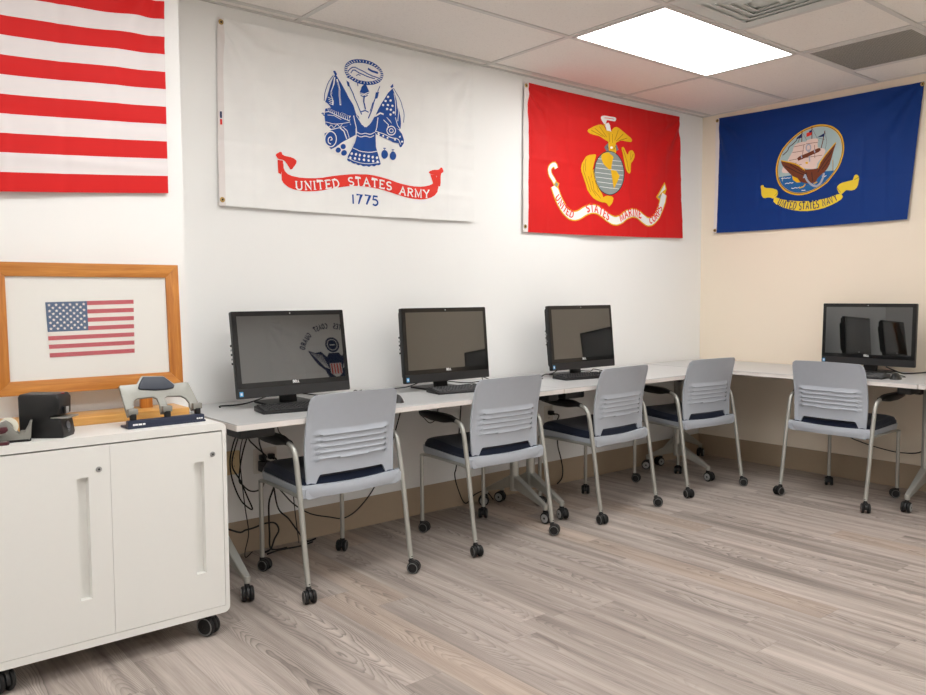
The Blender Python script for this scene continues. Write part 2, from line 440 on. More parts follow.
# ---- outlines of the printed emblems and cable runs: millimetres along the wall / height
ARMY_EMBLEM = [
  ('blue','F',1,0,[(-3229,2354),(-3213,2357),(-3091,2179),(-3147,2159),(-3177,2171),(-3224,2176),(-3254,2186),(-3279,2207),(-3290,2210),(-3273,2247),(-3254,2300)]),
  ('blue','S',1,7,[(-3224,2375),(-3218,2356)]),
  ('blue','F',1,0,[(-3235,2374),(-3224,2377),(-3211,2362),(-3222,2352)]),
  ('white','S',2,8,[(-3226,2345),(-3233,2304),(-3252,2261),(-3241,2227),(-3244,2202)]),
  ('blue','S',3,3,[(-3230,2304),(-3250,2261),(-3239,2227)]),
  ('white','S',2,9,[(-3213,2337),(-3200,2289),(-3198,2208)]),
  ('blue','S',3,3,[(-3211,2322),(-3199,2279),(-3198,2213)]),
  ('blue','S',1,4,[(-3234,2352),(-3269,2308),(-3287,2260),(-3294,2216)]),
  ('white','S',2,3,[(-3272,2236),(-3250,2233)]),
  ('white','S',2,3,[(-3270,2226),(-3248,2223)]),
  ('white','S',2,3,[(-3268,2216),(-3246,2213)]),
  ('white','S',2,3,[(-3266,2206),(-3244,2204)]),
  ('blue','F',1,0,[(-3289,2177),(-3254,2188),(-3145,2159),(-3143,2114),(-3190,2100),(-3255,2081),(-3290,2097),(-3294,2144)]),
  ('white','S',2,3,[(-3277,2185),(-3273,2167)]),
  ('white','S',2,3,[(-3264,2182),(-3260,2165)]),
  ('white','S',2,3,[(-3251,2180),(-3247,2162)]),
  ('white','S',2,3,[(-3239,2177),(-3234,2159)]),
  ('white','S',2,3,[(-3226,2174),(-3221,2156)]),
  ('white','S',2,3,[(-3213,2172),(-3208,2153)]),
  ('white','S',2,3,[(-3200,2169),(-3195,2150)]),
  ('white','S',2,3,[(-3187,2166),(-3182,2147)]),
  ('white','S',2,3,[(-3174,2164),(-3169,2144)]),
  ('white','S',2,3,[(-3160,2161),(-3156,2141)]),
  ('white','S',2,3,[(-3147,2158),(-3143,2138)]),
  ('white','S',2,4,[(-3291,2160),(-3266,2166),(-3195,2146),(-3145,2136)]),
  ('white','S',2,3,[(-3290,2111),(-3243,2106),(-3190,2116),(-3145,2130)]),
  ('white','S',2,3,[(-3288,2100),(-3273,2085),(-3257,2103),(-3241,2087),(-3222,2110),(-3206,2096),(-3189,2116)]),
  ('white','S',2,3,[(-3278,2147),(-3237,2150),(-3196,2136)]),
  ('blue','S',1,4,[(-3310,2150),(-3298,2156),(-3303,2145),(-3291,2143)]),
  ('blue','F',1,0,[(-3293,2054),(-3256,2075),(-3111,2126),(-3110,2069),(-3192,2022),(-3231,1993),(-3257,1980),(-3289,2007)]),
  ('white','S',2,5,[(-3225,2034),(-3227,2021),(-3233,2009),(-3242,1999),(-3253,1993),(-3265,1992),(-3276,1995),(-3285,2003),(-3291,2014),(-3292,2026),(-3290,2040),(-3284,2052),(-3275,2062),(-3264,2068),(-3252,2069),(-3241,2066),(-3232,2058),(-3226,2047),(-3225,2034)]),
  ('white','S',2,5,[(-3257,2006),(-3273,2009),(-3275,2031),(-3258,2043),(-3247,2030),(-3261,2024)]),
  ('white','S',2,6,[(-3206,2094),(-3180,2079),(-3164,2042)]),
  ('white','S',2,4,[(-3189,2100),(-3161,2083),(-3149,2050)]),
  ('blue','F',1,0,[(-3198,1983),(-3200,1977),(-3204,1972),(-3210,1968),(-3217,1968),(-3223,1969),(-3228,1974),(-3229,1979),(-3227,1985),(-3223,1990),(-3217,1993),(-3210,1994),(-3204,1992),(-3200,1988)]),
  ('blue','F',1,0,[(-3169,2003),(-3171,1997),(-3175,1992),(-3181,1989),(-3188,1988),(-3195,1990),(-3199,1994),(-3200,2000),(-3199,2006),(-3194,2011),(-3188,2014),(-3181,2015),(-3175,2013),(-3171,2009)]),
  ('blue','F',1,0,[(-3162,1972),(-3164,1966),(-3169,1960),(-3176,1957),(-3183,1956),(-3190,1958),(-3194,1962),(-3196,1969),(-3194,1975),(-3190,1980),(-3183,1984),(-3175,1985),(-3169,1983),(-3164,1978)]),
  ('blue','F',2,0,[(-3147,2160),(-3091,2179),(-3075,2128),(-3047,2118),(-3018,2135),(-2984,2189),(-2933,2166),(-2939,2117),(-2982,2101),(-2998,2070),(-2979,2009),(-2951,1938),(-2964,1928),(-2982,1928),(-2995,1918),(-3013,1923),(-3028,1913),(-3045,1918),(-3063,1912),(-3078,1921),(-3095,1915),(-3110,1924),(-3124,1920),(-3139,1931),(-3151,1928),(-3165,1939),(-3130,2002),(-3100,2053),(-3109,2114),(-3141,2112)]),
  ('white','S',3,5,[(-3120,2166),(-3109,2116),(-3102,2078)]),
  ('white','S',3,5,[(-2968,2178),(-2977,2125),(-2987,2100)]),
  ('white','S',3,5,[(-3103,2170),(-3074,2138),(-3049,2113),(-3017,2147),(-2996,2183)]),
  ('white','S',3,4,[(-3089,2172),(-3047,2128),(-3009,2183)]),
  ('white','S',3,4,[(-3084,2163),(-3074,2170)]),
  ('white','S',3,4,[(-3007,2173),(-3016,2178)]),
  ('white','S',3,4,[(-3077,2155),(-3067,2163)]),
  ('white','S',3,4,[(-3014,2164),(-3024,2169)]),
  ('white','S',3,4,[(-3069,2148),(-3059,2156)]),
  ('white','S',3,4,[(-3022,2154),(-3032,2159)]),
  ('white','S',3,4,[(-3062,2141),(-3052,2148)]),
  ('white','S',3,4,[(-3030,2145),(-3039,2150)]),
  ('white','S',3,4,[(-3055,2133),(-3045,2141)]),
  ('white','S',3,4,[(-3037,2136),(-3047,2141)]),
  ('white','S',3,4,[(-3105,2086),(-3075,2077),(-3050,2086),(-3019,2082),(-2990,2098)]),
  ('white','S',3,4,[(-3105,2069),(-3076,2062),(-3051,2072),(-3019,2067),(-2995,2080)]),
  ('white','S',3,4,[(-3128,2001),(-3077,1988),(-3021,1989),(-2976,2001)]),
  ('white','S',3,3,[(-3160,1948),(-3115,1932),(-3040,1927),(-2962,1943)]),
  ('white','F',3,0,[(-3126,1972),(-3128,1967),(-3134,1964),(-3139,1965),(-3141,1970),(-3138,1976),(-3133,1978),(-3128,1977)]),
  ('white','F',3,0,[(-3134,1950),(-3136,1945),(-3141,1943),(-3146,1944),(-3148,1949),(-3146,1954),(-3141,1957),(-3136,1955)]),
  ('white','F',3,0,[(-3100,1971),(-3103,1966),(-3108,1963),(-3113,1965),(-3115,1970),(-3113,1975),(-3108,1978),(-3102,1976)]),
  ('white','F',3,0,[(-3106,1950),(-3109,1944),(-3114,1942),(-3119,1943),(-3121,1948),(-3119,1954),(-3114,1956),(-3108,1955)]),
  ('white','F',3,0,[(-3075,1970),(-3077,1965),(-3082,1962),(-3087,1964),(-3089,1969),(-3087,1974),(-3082,1977),(-3077,1975)]),
  ('white','F',3,0,[(-3079,1949),(-3081,1944),(-3086,1941),(-3091,1943),(-3093,1948),(-3091,1953),(-3086,1956),(-3081,1954)]),
  ('white','F',3,0,[(-3048,1970),(-3051,1964),(-3056,1961),(-3061,1963),(-3063,1968),(-3061,1973),(-3056,1976),(-3051,1974)]),
  ('white','F',3,0,[(-3051,1948),(-3053,1943),(-3058,1940),(-3063,1942),(-3066,1947),(-3063,1952),(-3058,1955),(-3053,1953)]),
  ('white','F',3,0,[(-3022,1969),(-3024,1963),(-3030,1961),(-3035,1962),(-3037,1967),(-3035,1973),(-3030,1975),(-3024,1974)]),
  ('white','F',3,0,[(-3022,1948),(-3025,1942),(-3030,1940),(-3035,1941),(-3038,1946),(-3035,1952),(-3030,1954),(-3025,1953)]),
  ('white','F',3,0,[(-2996,1968),(-2998,1962),(-3003,1960),(-3009,1961),(-3011,1966),(-3009,1972),(-3003,1974),(-2998,1973)]),
  ('white','F',3,0,[(-2994,1947),(-2996,1942),(-3002,1939),(-3007,1940),(-3009,1945),(-3007,1951),(-3002,1954),(-2996,1952)]),
  ('white','F',3,0,[(-2969,1967),(-2971,1962),(-2977,1959),(-2982,1961),(-2984,1966),(-2982,1971),(-2977,1974),(-2971,1972)]),
  ('white','F',3,0,[(-2965,1946),(-2968,1941),(-2973,1938),(-2979,1940),(-2981,1945),(-2978,1950),(-2973,1953),(-2968,1951)]),
  ('blue','F',1,0,[(-2873,2355),(-2991,2183),(-2950,2206),(-2896,2179),(-2873,2146),(-2822,2128),(-2818,2177),(-2833,2239),(-2853,2311)]),
  ('blue','F',1,0,[(-2884,2351),(-2865,2371),(-2863,2356),(-2873,2346)]),
  ('blue','S',1,4,[(-2863,2348),(-2819,2289),(-2798,2223),(-2802,2173)]),
  ('white','F',2,0,[(-2892,2297),(-2895,2292),(-2900,2289),(-2906,2290),(-2908,2294),(-2905,2299),(-2900,2302),(-2894,2301)]),
  ('white','F',2,0,[(-2908,2273),(-2910,2268),(-2916,2266),(-2921,2267),(-2924,2271),(-2921,2276),(-2916,2278),(-2910,2277)]),
  ('white','F',2,0,[(-2877,2280),(-2879,2275),(-2885,2272),(-2890,2273),(-2892,2277),(-2890,2282),(-2885,2285),(-2879,2284)]),
  ('white','F',2,0,[(-2924,2250),(-2926,2245),(-2932,2242),(-2937,2243),(-2939,2247),(-2937,2252),(-2932,2255),(-2926,2254)]),
  ('white','F',2,0,[(-2893,2254),(-2895,2249),(-2901,2247),(-2906,2248),(-2908,2252),(-2906,2257),(-2901,2259),(-2895,2258)]),
  ('white','F',2,0,[(-2864,2254),(-2866,2249),(-2872,2246),(-2878,2248),(-2880,2252),(-2877,2257),(-2872,2259),(-2866,2258)]),
  ('white','F',2,0,[(-2877,2231),(-2880,2226),(-2885,2223),(-2891,2224),(-2893,2229),(-2891,2233),(-2885,2236),(-2880,2235)]),
  ('white','F',2,0,[(-2859,2218),(-2862,2214),(-2867,2211),(-2873,2212),(-2875,2216),(-2873,2221),(-2867,2224),(-2862,2223)]),
  ('white','F',2,0,[(-2901,2232),(-2903,2227),(-2909,2224),(-2914,2225),(-2916,2230),(-2914,2234),(-2909,2237),(-2903,2236)]),
  ('white','F',2,0,[(-2880,2205),(-2883,2200),(-2888,2197),(-2894,2199),(-2896,2203),(-2894,2208),(-2888,2210),(-2883,2209)]),
  ('white','S',2,4,[(-2861,2320),(-2851,2258),(-2857,2204)]),
  ('white','S',2,4,[(-2845,2291),(-2835,2228),(-2841,2174)]),
  ('white','S',2,4,[(-2857,2193),(-2842,2152),(-2826,2137)]),
  ('blue','F',1,0,[(-2984,2185),(-2935,2206),(-2877,2150),(-2818,2123),(-2792,2072),(-2822,2032),(-2837,2067),(-2869,2057),(-2898,2069),(-2949,2080),(-2990,2091)]),
  ('white','S',3,8,[(-2976,2188),(-2953,2203),(-2932,2199)]),
  ('white','S',2,5,[(-2855,2123),(-2857,2115),(-2862,2107),(-2870,2101),(-2879,2097),(-2889,2096),(-2899,2097),(-2906,2102),(-2911,2108),(-2913,2116),(-2911,2124),(-2906,2132),(-2898,2138),(-2889,2142),(-2879,2143),(-2869,2141),(-2862,2137),(-2857,2131),(-2855,2123)]),
  ('white','S',2,4,[(-2871,2121),(-2873,2115),(-2878,2111),(-2884,2109),(-2891,2109),(-2896,2113),(-2897,2118),(-2895,2123),(-2891,2128),(-2884,2130),(-2878,2129),(-2873,2126),(-2871,2121)]),
  ('white','S',2,4,[(-2982,2103),(-2923,2095),(-2885,2081),(-2837,2084),(-2819,2054)]),
  ('white','F',3,0,[(-2958,2089),(-2960,2085),(-2965,2083),(-2969,2084),(-2971,2087),(-2969,2091),(-2965,2094),(-2960,2093)]),
  ('white','F',3,0,[(-2930,2086),(-2932,2082),(-2937,2080),(-2941,2081),(-2943,2085),(-2941,2088),(-2936,2091),(-2932,2090)]),
  ('white','F',3,0,[(-2902,2079),(-2904,2075),(-2908,2073),(-2913,2074),(-2915,2077),(-2913,2081),(-2908,2083),(-2904,2082)]),
  ('white','F',3,0,[(-2852,2076),(-2854,2072),(-2859,2070),(-2863,2071),(-2865,2075),(-2863,2079),(-2858,2081),(-2854,2080)]),
  ('white','F',3,0,[(-2820,2095),(-2822,2091),(-2827,2089),(-2831,2090),(-2833,2093),(-2831,2097),(-2826,2100),(-2822,2099)]),
  ('white','F',3,0,[(-2804,2071),(-2806,2067),(-2811,2065),(-2816,2066),(-2818,2069),(-2816,2073),(-2811,2076),(-2806,2075)]),
  ('white','F',3,0,[(-2961,2095),(-2963,2091),(-2967,2089),(-2972,2090),(-2974,2093),(-2972,2097),(-2967,2100),(-2963,2099)]),
  ('white','S',2,4,[(-2933,2170),(-2902,2149),(-2910,2122)]),
  ('blue','F',1,0,[(-2905,1992),(-2907,1983),(-2912,1975),(-2919,1969),(-2928,1966),(-2936,1967),(-2943,1972),(-2948,1979),(-2949,1988),(-2948,1997),(-2943,2005),(-2936,2011),(-2927,2013),(-2919,2012),(-2912,2008),(-2907,2001)]),
  ('blue','S',1,5,[(-2927,2013),(-2928,2024)]),
  ('blue','S',1,4,[(-2936,2021),(-2918,2023)]),
  ('blue','F',1,0,[(-2850,1991),(-2852,1981),(-2857,1973),(-2865,1967),(-2873,1965),(-2882,1965),(-2889,1970),(-2894,1977),(-2895,1986),(-2893,1995),(-2888,2003),(-2881,2009),(-2873,2012),(-2864,2011),(-2857,2007),(-2852,1999)]),
  ('blue','S',1,5,[(-2873,2012),(-2874,2022)]),
  ('blue','S',1,4,[(-2882,2019),(-2863,2021)]),
  ('blue','S',1,18,[(-2940,2395),(-2944,2386),(-2952,2376),(-2963,2368),(-2977,2361),(-2993,2354),(-3010,2350),(-3029,2346),(-3049,2345),(-3068,2345),(-3087,2347),(-3105,2350),(-3120,2355),(-3134,2361),(-3145,2368),(-3154,2376),(-3159,2385),(-3161,2394),(-3160,2404),(-3156,2413),(-3148,2422),(-3138,2430),(-3125,2438),(-3110,2444),(-3092,2449),(-3074,2452),(-3055,2454),(-3035,2454),(-3016,2453),(-2998,2450),(-2982,2445),(-2967,2439),(-2955,2432),(-2946,2424),(-2941,2414),(-2938,2405),(-2940,2395)]),
  ('white','S',2,4,[(-2951,2396),(-2932,2395)]),
  ('white','S',2,4,[(-2955,2387),(-2937,2385)]),
  ('white','S',2,4,[(-2962,2379),(-2945,2375)]),
  ('white','S',2,4,[(-2972,2371),(-2957,2366)]),
  ('white','S',2,4,[(-2984,2365),(-2972,2358)]),
  ('white','S',2,4,[(-2999,2359),(-2989,2351)]),
  ('white','S',2,4,[(-3015,2355),(-3008,2346)]),
  ('white','S',2,4,[(-3032,2352),(-3028,2343)]),
  ('white','S',2,4,[(-3049,2350),(-3049,2341)]),
  ('white','S',2,4,[(-3066,2350),(-3069,2341)]),
  ('white','S',2,4,[(-3083,2352),(-3089,2343)]),
  ('white','S',2,4,[(-3099,2355),(-3108,2346)]),
  ('white','S',2,4,[(-3114,2359),(-3125,2352)]),
  ('white','S',2,4,[(-3126,2365),(-3140,2358)]),
  ('white','S',2,4,[(-3136,2371),(-3152,2366)]),
  ('white','S',2,4,[(-3144,2379),(-3161,2375)]),
  ('white','S',2,4,[(-3149,2386),(-3167,2384)]),
  ('white','S',2,4,[(-3151,2395),(-3169,2394)]),
  ('white','S',2,4,[(-3150,2403),(-3168,2404)]),
  ('white','S',2,4,[(-3146,2412),(-3163,2414)]),
  ('white','S',2,4,[(-3139,2420),(-3155,2423)]),
  ('white','S',2,4,[(-3129,2427),(-3144,2432)]),
  ('white','S',2,4,[(-3118,2434),(-3130,2440)]),
  ('white','S',2,4,[(-3104,2439),(-3114,2447)]),
  ('white','S',2,4,[(-3088,2444),(-3095,2452)]),
  ('white','S',2,4,[(-3072,2447),(-3076,2456)]),
  ('white','S',2,4,[(-3054,2449),(-3055,2458)]),
  ('white','S',2,4,[(-3037,2449),(-3034,2458)]),
  ('white','S',2,4,[(-3020,2448),(-3014,2457)]),
  ('white','S',2,4,[(-3004,2445),(-2994,2453)]),
  ('white','S',2,4,[(-2989,2441),(-2977,2448)]),
  ('white','S',2,4,[(-2976,2435),(-2961,2442)]),
  ('white','S',2,4,[(-2965,2429),(-2948,2434)]),
  ('white','S',2,4,[(-2957,2421),(-2939,2425)]),
  ('white','S',2,4,[(-2952,2413),(-2933,2416)]),
  ('white','S',2,4,[(-2950,2404),(-2930,2405)]),
  ('blue','S',1,5,[(-3153,2367),(-3146,2393),(-3116,2416),(-3070,2406),(-3015,2390),(-2955,2384)]),
  ('blue','S',1,5,[(-3131,2381),(-3117,2402),(-3077,2390),(-3021,2379),(-2981,2377)]),
  ('blue','S',1,11,[(-3027,2421),(-3005,2413),(-2964,2409)]),
  ('blue','S',1,5,[(-3154,2357),(-3117,2353),(-3091,2347),(-3086,2323)]),
  ('blue','S',1,4,[(-3098,2374),(-3083,2383),(-3071,2379)]),
  ('blue','F',1,0,[(-3064,2324),(-3049,2337),(-3037,2339),(-3027,2321),(-3016,2301),(-3029,2289),(-3066,2283),(-3079,2289),(-3069,2307)]),
  ('blue','S',1,5,[(-3055,2342),(-3049,2351),(-3039,2351),(-3034,2342)]),
  ('white','S',2,4,[(-3077,2291),(-3050,2287),(-3020,2302)]),
  ('blue','S',1,5,[(-3070,2278),(-3050,2273),(-3027,2285)]),
  ('blue','S',1,8,[(-3049,2281),(-3052,2245),(-3045,2209)]),
  ('blue','S',1,6,[(-3073,2193),(-3046,2203),(-3026,2197)]),
  ('blue','S',1,6,[(-3147,2328),(-3119,2281),(-3068,2180)]),
  ('blue','F',1,0,[(-3157,2340),(-3141,2333),(-3137,2314),(-3149,2311)]),
  ('blue','S',1,4,[(-2950,2344),(-2965,2313)]),
  ('blue','F',1,0,[(-2977,2307),(-2956,2314),(-2967,2278),(-2985,2272)]),
  ('blue','S',1,6,[(-2982,2273),(-3009,2204),(-3029,2165)]),
  ('blue','S',1,4,[(-2995,2253),(-3017,2203)]),
]
ARMY_SCROLL = [
  ('scarlet','F',1,0,[(-3524,1892),(-3524,1851),(-3496,1827),(-3426,1820),(-3329,1828),(-3228,1851),(-3125,1868),(-3018,1875),(-2923,1864),(-2838,1845),(-2752,1835),(-2678,1838),(-2618,1854),(-2593,1878),(-2584,1903),(-2569,1892),(-2572,1826),(-2608,1787),(-2679,1767),(-2767,1767),(-2868,1785),(-2951,1802),(-3060,1810),(-3139,1806),(-3229,1789),(-3330,1764),(-3427,1754),(-3492,1764),(-3526,1783),(-3541,1807)]),
  ('scarlet','F',1,0,[(-3566,1921),(-3533,1941),(-3527,1921),(-3471,1916),(-3450,1904),(-3455,1886),(-3484,1852),(-3498,1872),(-3520,1899),(-3550,1900),(-3559,1909)]),
  ('scarlet','F',1,0,[(-3555,1897),(-3526,1896),(-3526,1861),(-3540,1828),(-3554,1835),(-3549,1871)]),
  ('white','S',2,3,[(-3525,1898),(-3521,1874),(-3498,1853),(-3482,1852)]),
  ('scarlet','F',1,0,[(-2638,1924),(-2602,1939),(-2565,1941),(-2543,1962),(-2528,1934),(-2553,1922),(-2553,1855),(-2572,1844),(-2576,1908),(-2614,1912),(-2626,1913)]),
  ('scarlet','F',1,0,[(-2626,1911),(-2584,1910),(-2584,1884),(-2606,1860),(-2617,1888)]),
]
ARMY_TEXT = [
  ('UNITED',200,[(-3468,1760),(-3403,1764),(-3342,1772),(-3267,1783),(-3204,1796)]),
  ('STATES',205,[(-3160,1805),(-3100,1811),(-3033,1813),(-2951,1810),(-2886,1802)]),
  ('ARMY',205,[(-2844,1787),(-2767,1779),(-2709,1777),(-2631,1782)]),
  ('1775',240,[(-3141,1714),(-3061,1717),(-2969,1714)]),
]
MARINE_EMBLEM = [
  ('white','F',1,0,[(-1192,2418),(-1169,2433),(-1095,2437),(-1026,2438),(-1039,2409),(-1095,2410),(-1150,2406),(-1172,2410),(-1163,2393),(-1137,2382),(-1156,2375),(-1182,2392)]),
  ('scarlet','S',2,4,[(-1153,2419),(-1119,2422),(-1085,2424),(-1052,2424)]),
  ('white','F',2,0,[(-1153,2377),(-1117,2392),(-1094,2376),(-1083,2338),(-1133,2338),(-1140,2360)]),
  ('gold','F',2,0,[(-1166,2376),(-1143,2381),(-1137,2369),(-1156,2364)]),
  ('gold','F',1,0,[(-1332,2315),(-1270,2346),(-1199,2371),(-1162,2368),(-1140,2339),(-1086,2335),(-1058,2368),(-1020,2377),(-936,2343),(-862,2309),(-876,2290),(-927,2288),(-978,2290),(-1036,2271),(-1050,2244),(-1027,2194),(-1109,2183),(-1098,2260),(-1150,2273),(-1207,2292),(-1254,2292),(-1309,2296)]),
  ('bronze','S',2,4,[(-1293,2320),(-1175,2293)]),
  ('bronze','S',2,4,[(-1254,2337),(-1150,2291)]),
  ('bronze','S',2,4,[(-1207,2354),(-1134,2293)]),
  ('bronze','S',2,4,[(-1012,2355),(-1052,2281)]),
  ('bronze','S',2,4,[(-961,2335),(-1036,2278)]),
  ('bronze','S',2,4,[(-919,2313),(-1011,2283)]),
  ('bronze','S',2,4,[(-1110,2322),(-1102,2265)]),
  ('bronze','S',2,4,[(-1074,2321),(-1074,2263)]),
  ('steel','F',0.5,0,[(-1155,2224),(-1123,2253),(-1027,2255),(-1004,2224),(-1040,2211),(-1133,2201)]),
  ('dark','S',3,3,[(-1129,2233),(-1109,2217)]),
  ('dark','S',3,3,[(-1037,2244),(-1060,2218)]),
  ('white','F',3,0,[(-1067,2232),(-1069,2227),(-1076,2223),(-1084,2222),(-1090,2224),(-1093,2229),(-1091,2234),(-1084,2238),(-1076,2239),(-1069,2237)]),
  ('dark','F',1,0,[(-935,2081),(-935,2052),(-941,2022),(-953,1995),(-970,1969),(-993,1948),(-1019,1931),(-1048,1919),(-1079,1912),(-1110,1911),(-1141,1916),(-1169,1926),(-1195,1941),(-1217,1961),(-1234,1984),(-1246,2010),(-1252,2038),(-1252,2066),(-1246,2095),(-1235,2121),(-1219,2146),(-1197,2168),(-1172,2185),(-1144,2198),(-1114,2205),(-1083,2207),(-1052,2203),(-1022,2194),(-996,2179),(-973,2160),(-955,2136),(-942,2110)]),
  ('grey','F',2,0,[(-944,2080),(-943,2052),(-949,2023),(-960,1997),(-977,1972),(-998,1952),(-1023,1935),(-1050,1924),(-1080,1917),(-1109,1916),(-1138,1921),(-1165,1931),(-1190,1946),(-1210,1965),(-1227,1987),(-1238,2012),(-1244,2039),(-1244,2066),(-1239,2094),(-1228,2120),(-1213,2143),(-1192,2164),(-1169,2181),(-1142,2193),(-1113,2200),(-1083,2202),(-1054,2198),(-1026,2189),(-1001,2175),(-979,2156),(-962,2133),(-950,2108)]),
  ('white','S',3,3,[(-1213,2143),(-1097,2145),(-978,2149)]),
  ('white','S',3,3,[(-1229,2112),(-1097,2114),(-960,2119)]),
  ('white','S',3,3,[(-1237,2081),(-1097,2083),(-952,2088)]),
  ('white','S',3,3,[(-1238,2051),(-1096,2053),(-950,2057)]),
  ('white','S',3,3,[(-1232,2021),(-1096,2022),(-956,2025)]),
  ('white','S',3,3,[(-1218,1991),(-1096,1991),(-970,1993)]),
  ('white','S',3,3,[(-1194,1961),(-1095,1960),(-995,1961)]),
  ('gold','F',4,0,[(-1182,2177),(-1117,2197),(-1093,2189),(-1053,2167),(-1079,2146),(-1102,2131),(-1112,2111),(-1065,2090),(-1095,2080),(-1128,2096),(-1160,2114),(-1183,2146)]),
  ('gold','F',4,0,[(-1079,2082),(-1026,2082),(-987,2050),(-1008,2011),(-1048,1957),(-1058,1996),(-1045,2030),(-1072,2055)]),
  ('gold','F',1,0,[(-1354,2118),(-1323,2154),(-1234,2172),(-1234,2151),(-1278,2117),(-1312,2070),(-1315,2029),(-1280,2001),(-1271,2062),(-1245,2072),(-1225,2005),(-1188,1935),(-1165,1909),(-1174,1881),(-1129,1908),(-1050,1903),(-1066,1859),(-1106,1828),(-1130,1858),(-1187,1857),(-1251,1871),(-1306,1903),(-1353,1994),(-1386,2053),(-1377,2095)]),
  ('bronze','S',2,4,[(-1355,2097),(-1361,2055),(-1330,1996),(-1291,1917)]),
  ('bronze','S',2,4,[(-1331,2130),(-1343,2088),(-1334,2048)]),
  ('bronze','S',2,4,[(-1268,1991),(-1251,1930),(-1187,1882)]),
  ('bronze','S',2,4,[(-1259,2060),(-1239,1994),(-1204,1923)]),
  ('bronze','S',2,4,[(-1312,2019),(-1283,1948),(-1235,1895)]),
  ('gold','F',1,0,[(-980,2241),(-952,2253),(-909,2195),(-896,2229),(-849,2240),(-824,2204),(-847,2164),(-874,2145),(-873,2090),(-890,2070),(-916,2090),(-953,2180)]),
  ('bronze','S',2,4,[(-960,2233),(-912,2152),(-894,2089)]),
  ('bronze','S',2,4,[(-875,2221),(-881,2166)]),
  ('bronze','S',2,4,[(-847,2213),(-867,2173)]),
]
MARINE_SCROLL = [
  ('gold','S',1,66,[(-1637,1929),(-1617,1887),(-1590,1841),(-1543,1787),(-1493,1756),(-1453,1748),(-1407,1758),(-1348,1789),(-1289,1808),(-1229,1805),(-1175,1785),(-1120,1755),(-1050,1736),(-986,1752),(-930,1786),(-864,1807),(-798,1803),(-738,1774),(-681,1752),(-629,1759),(-574,1800),(-531,1862),(-505,1923),(-488,1963)]),
  ('white','S',2,50,[(-1637,1929),(-1617,1887),(-1590,1841),(-1543,1787),(-1493,1756),(-1453,1748),(-1407,1758),(-1348,1789),(-1289,1808),(-1229,1805),(-1175,1785),(-1120,1755),(-1050,1736),(-986,1752),(-930,1786),(-864,1807),(-798,1803),(-738,1774),(-681,1752),(-629,1759),(-574,1800),(-531,1862),(-505,1923),(-488,1963)]),
  ('gold','S',1.2,36,[(-1621,2039),(-1632,2061),(-1656,2059),(-1681,2032),(-1673,1997),(-1642,1966),(-1615,1930)]),
  ('white','S',2.2,24,[(-1621,2039),(-1632,2061),(-1656,2059),(-1681,2032),(-1673,1997),(-1642,1966),(-1615,1930)]),
  ('gold','F',3,0,[(-1623,1961),(-1590,1947),(-1604,1915),(-1640,1933)]),
  ('grey','F',4,0,[(-1620,1952),(-1601,1942),(-1611,1924),(-1631,1936)]),
  ('gold','F',1,0,[(-486,2050),(-461,2002),(-484,1961),(-540,1910),(-583,1936)]),
  ('white','F',2,0,[(-485,2032),(-478,2000),(-524,1971),(-559,1944)]),
  ('grey','F',4,0,[(-566,1937),(-523,1962),(-537,1927)]),
]
MARINE_TEXT = [
  ('UNITED',150,[(-1631,1858),(-1585,1803),(-1529,1757),(-1462,1733)]),
  ('STATES',190,[(-1339,1780),(-1281,1791),(-1213,1780),(-1120,1736)]),
  ('MARINE',190,[(-994,1737),(-929,1769),(-864,1786),(-755,1775)]),
  ('CORPS',170,[(-657,1738),(-600,1758),(-548,1807),(-513,1863)]),
]
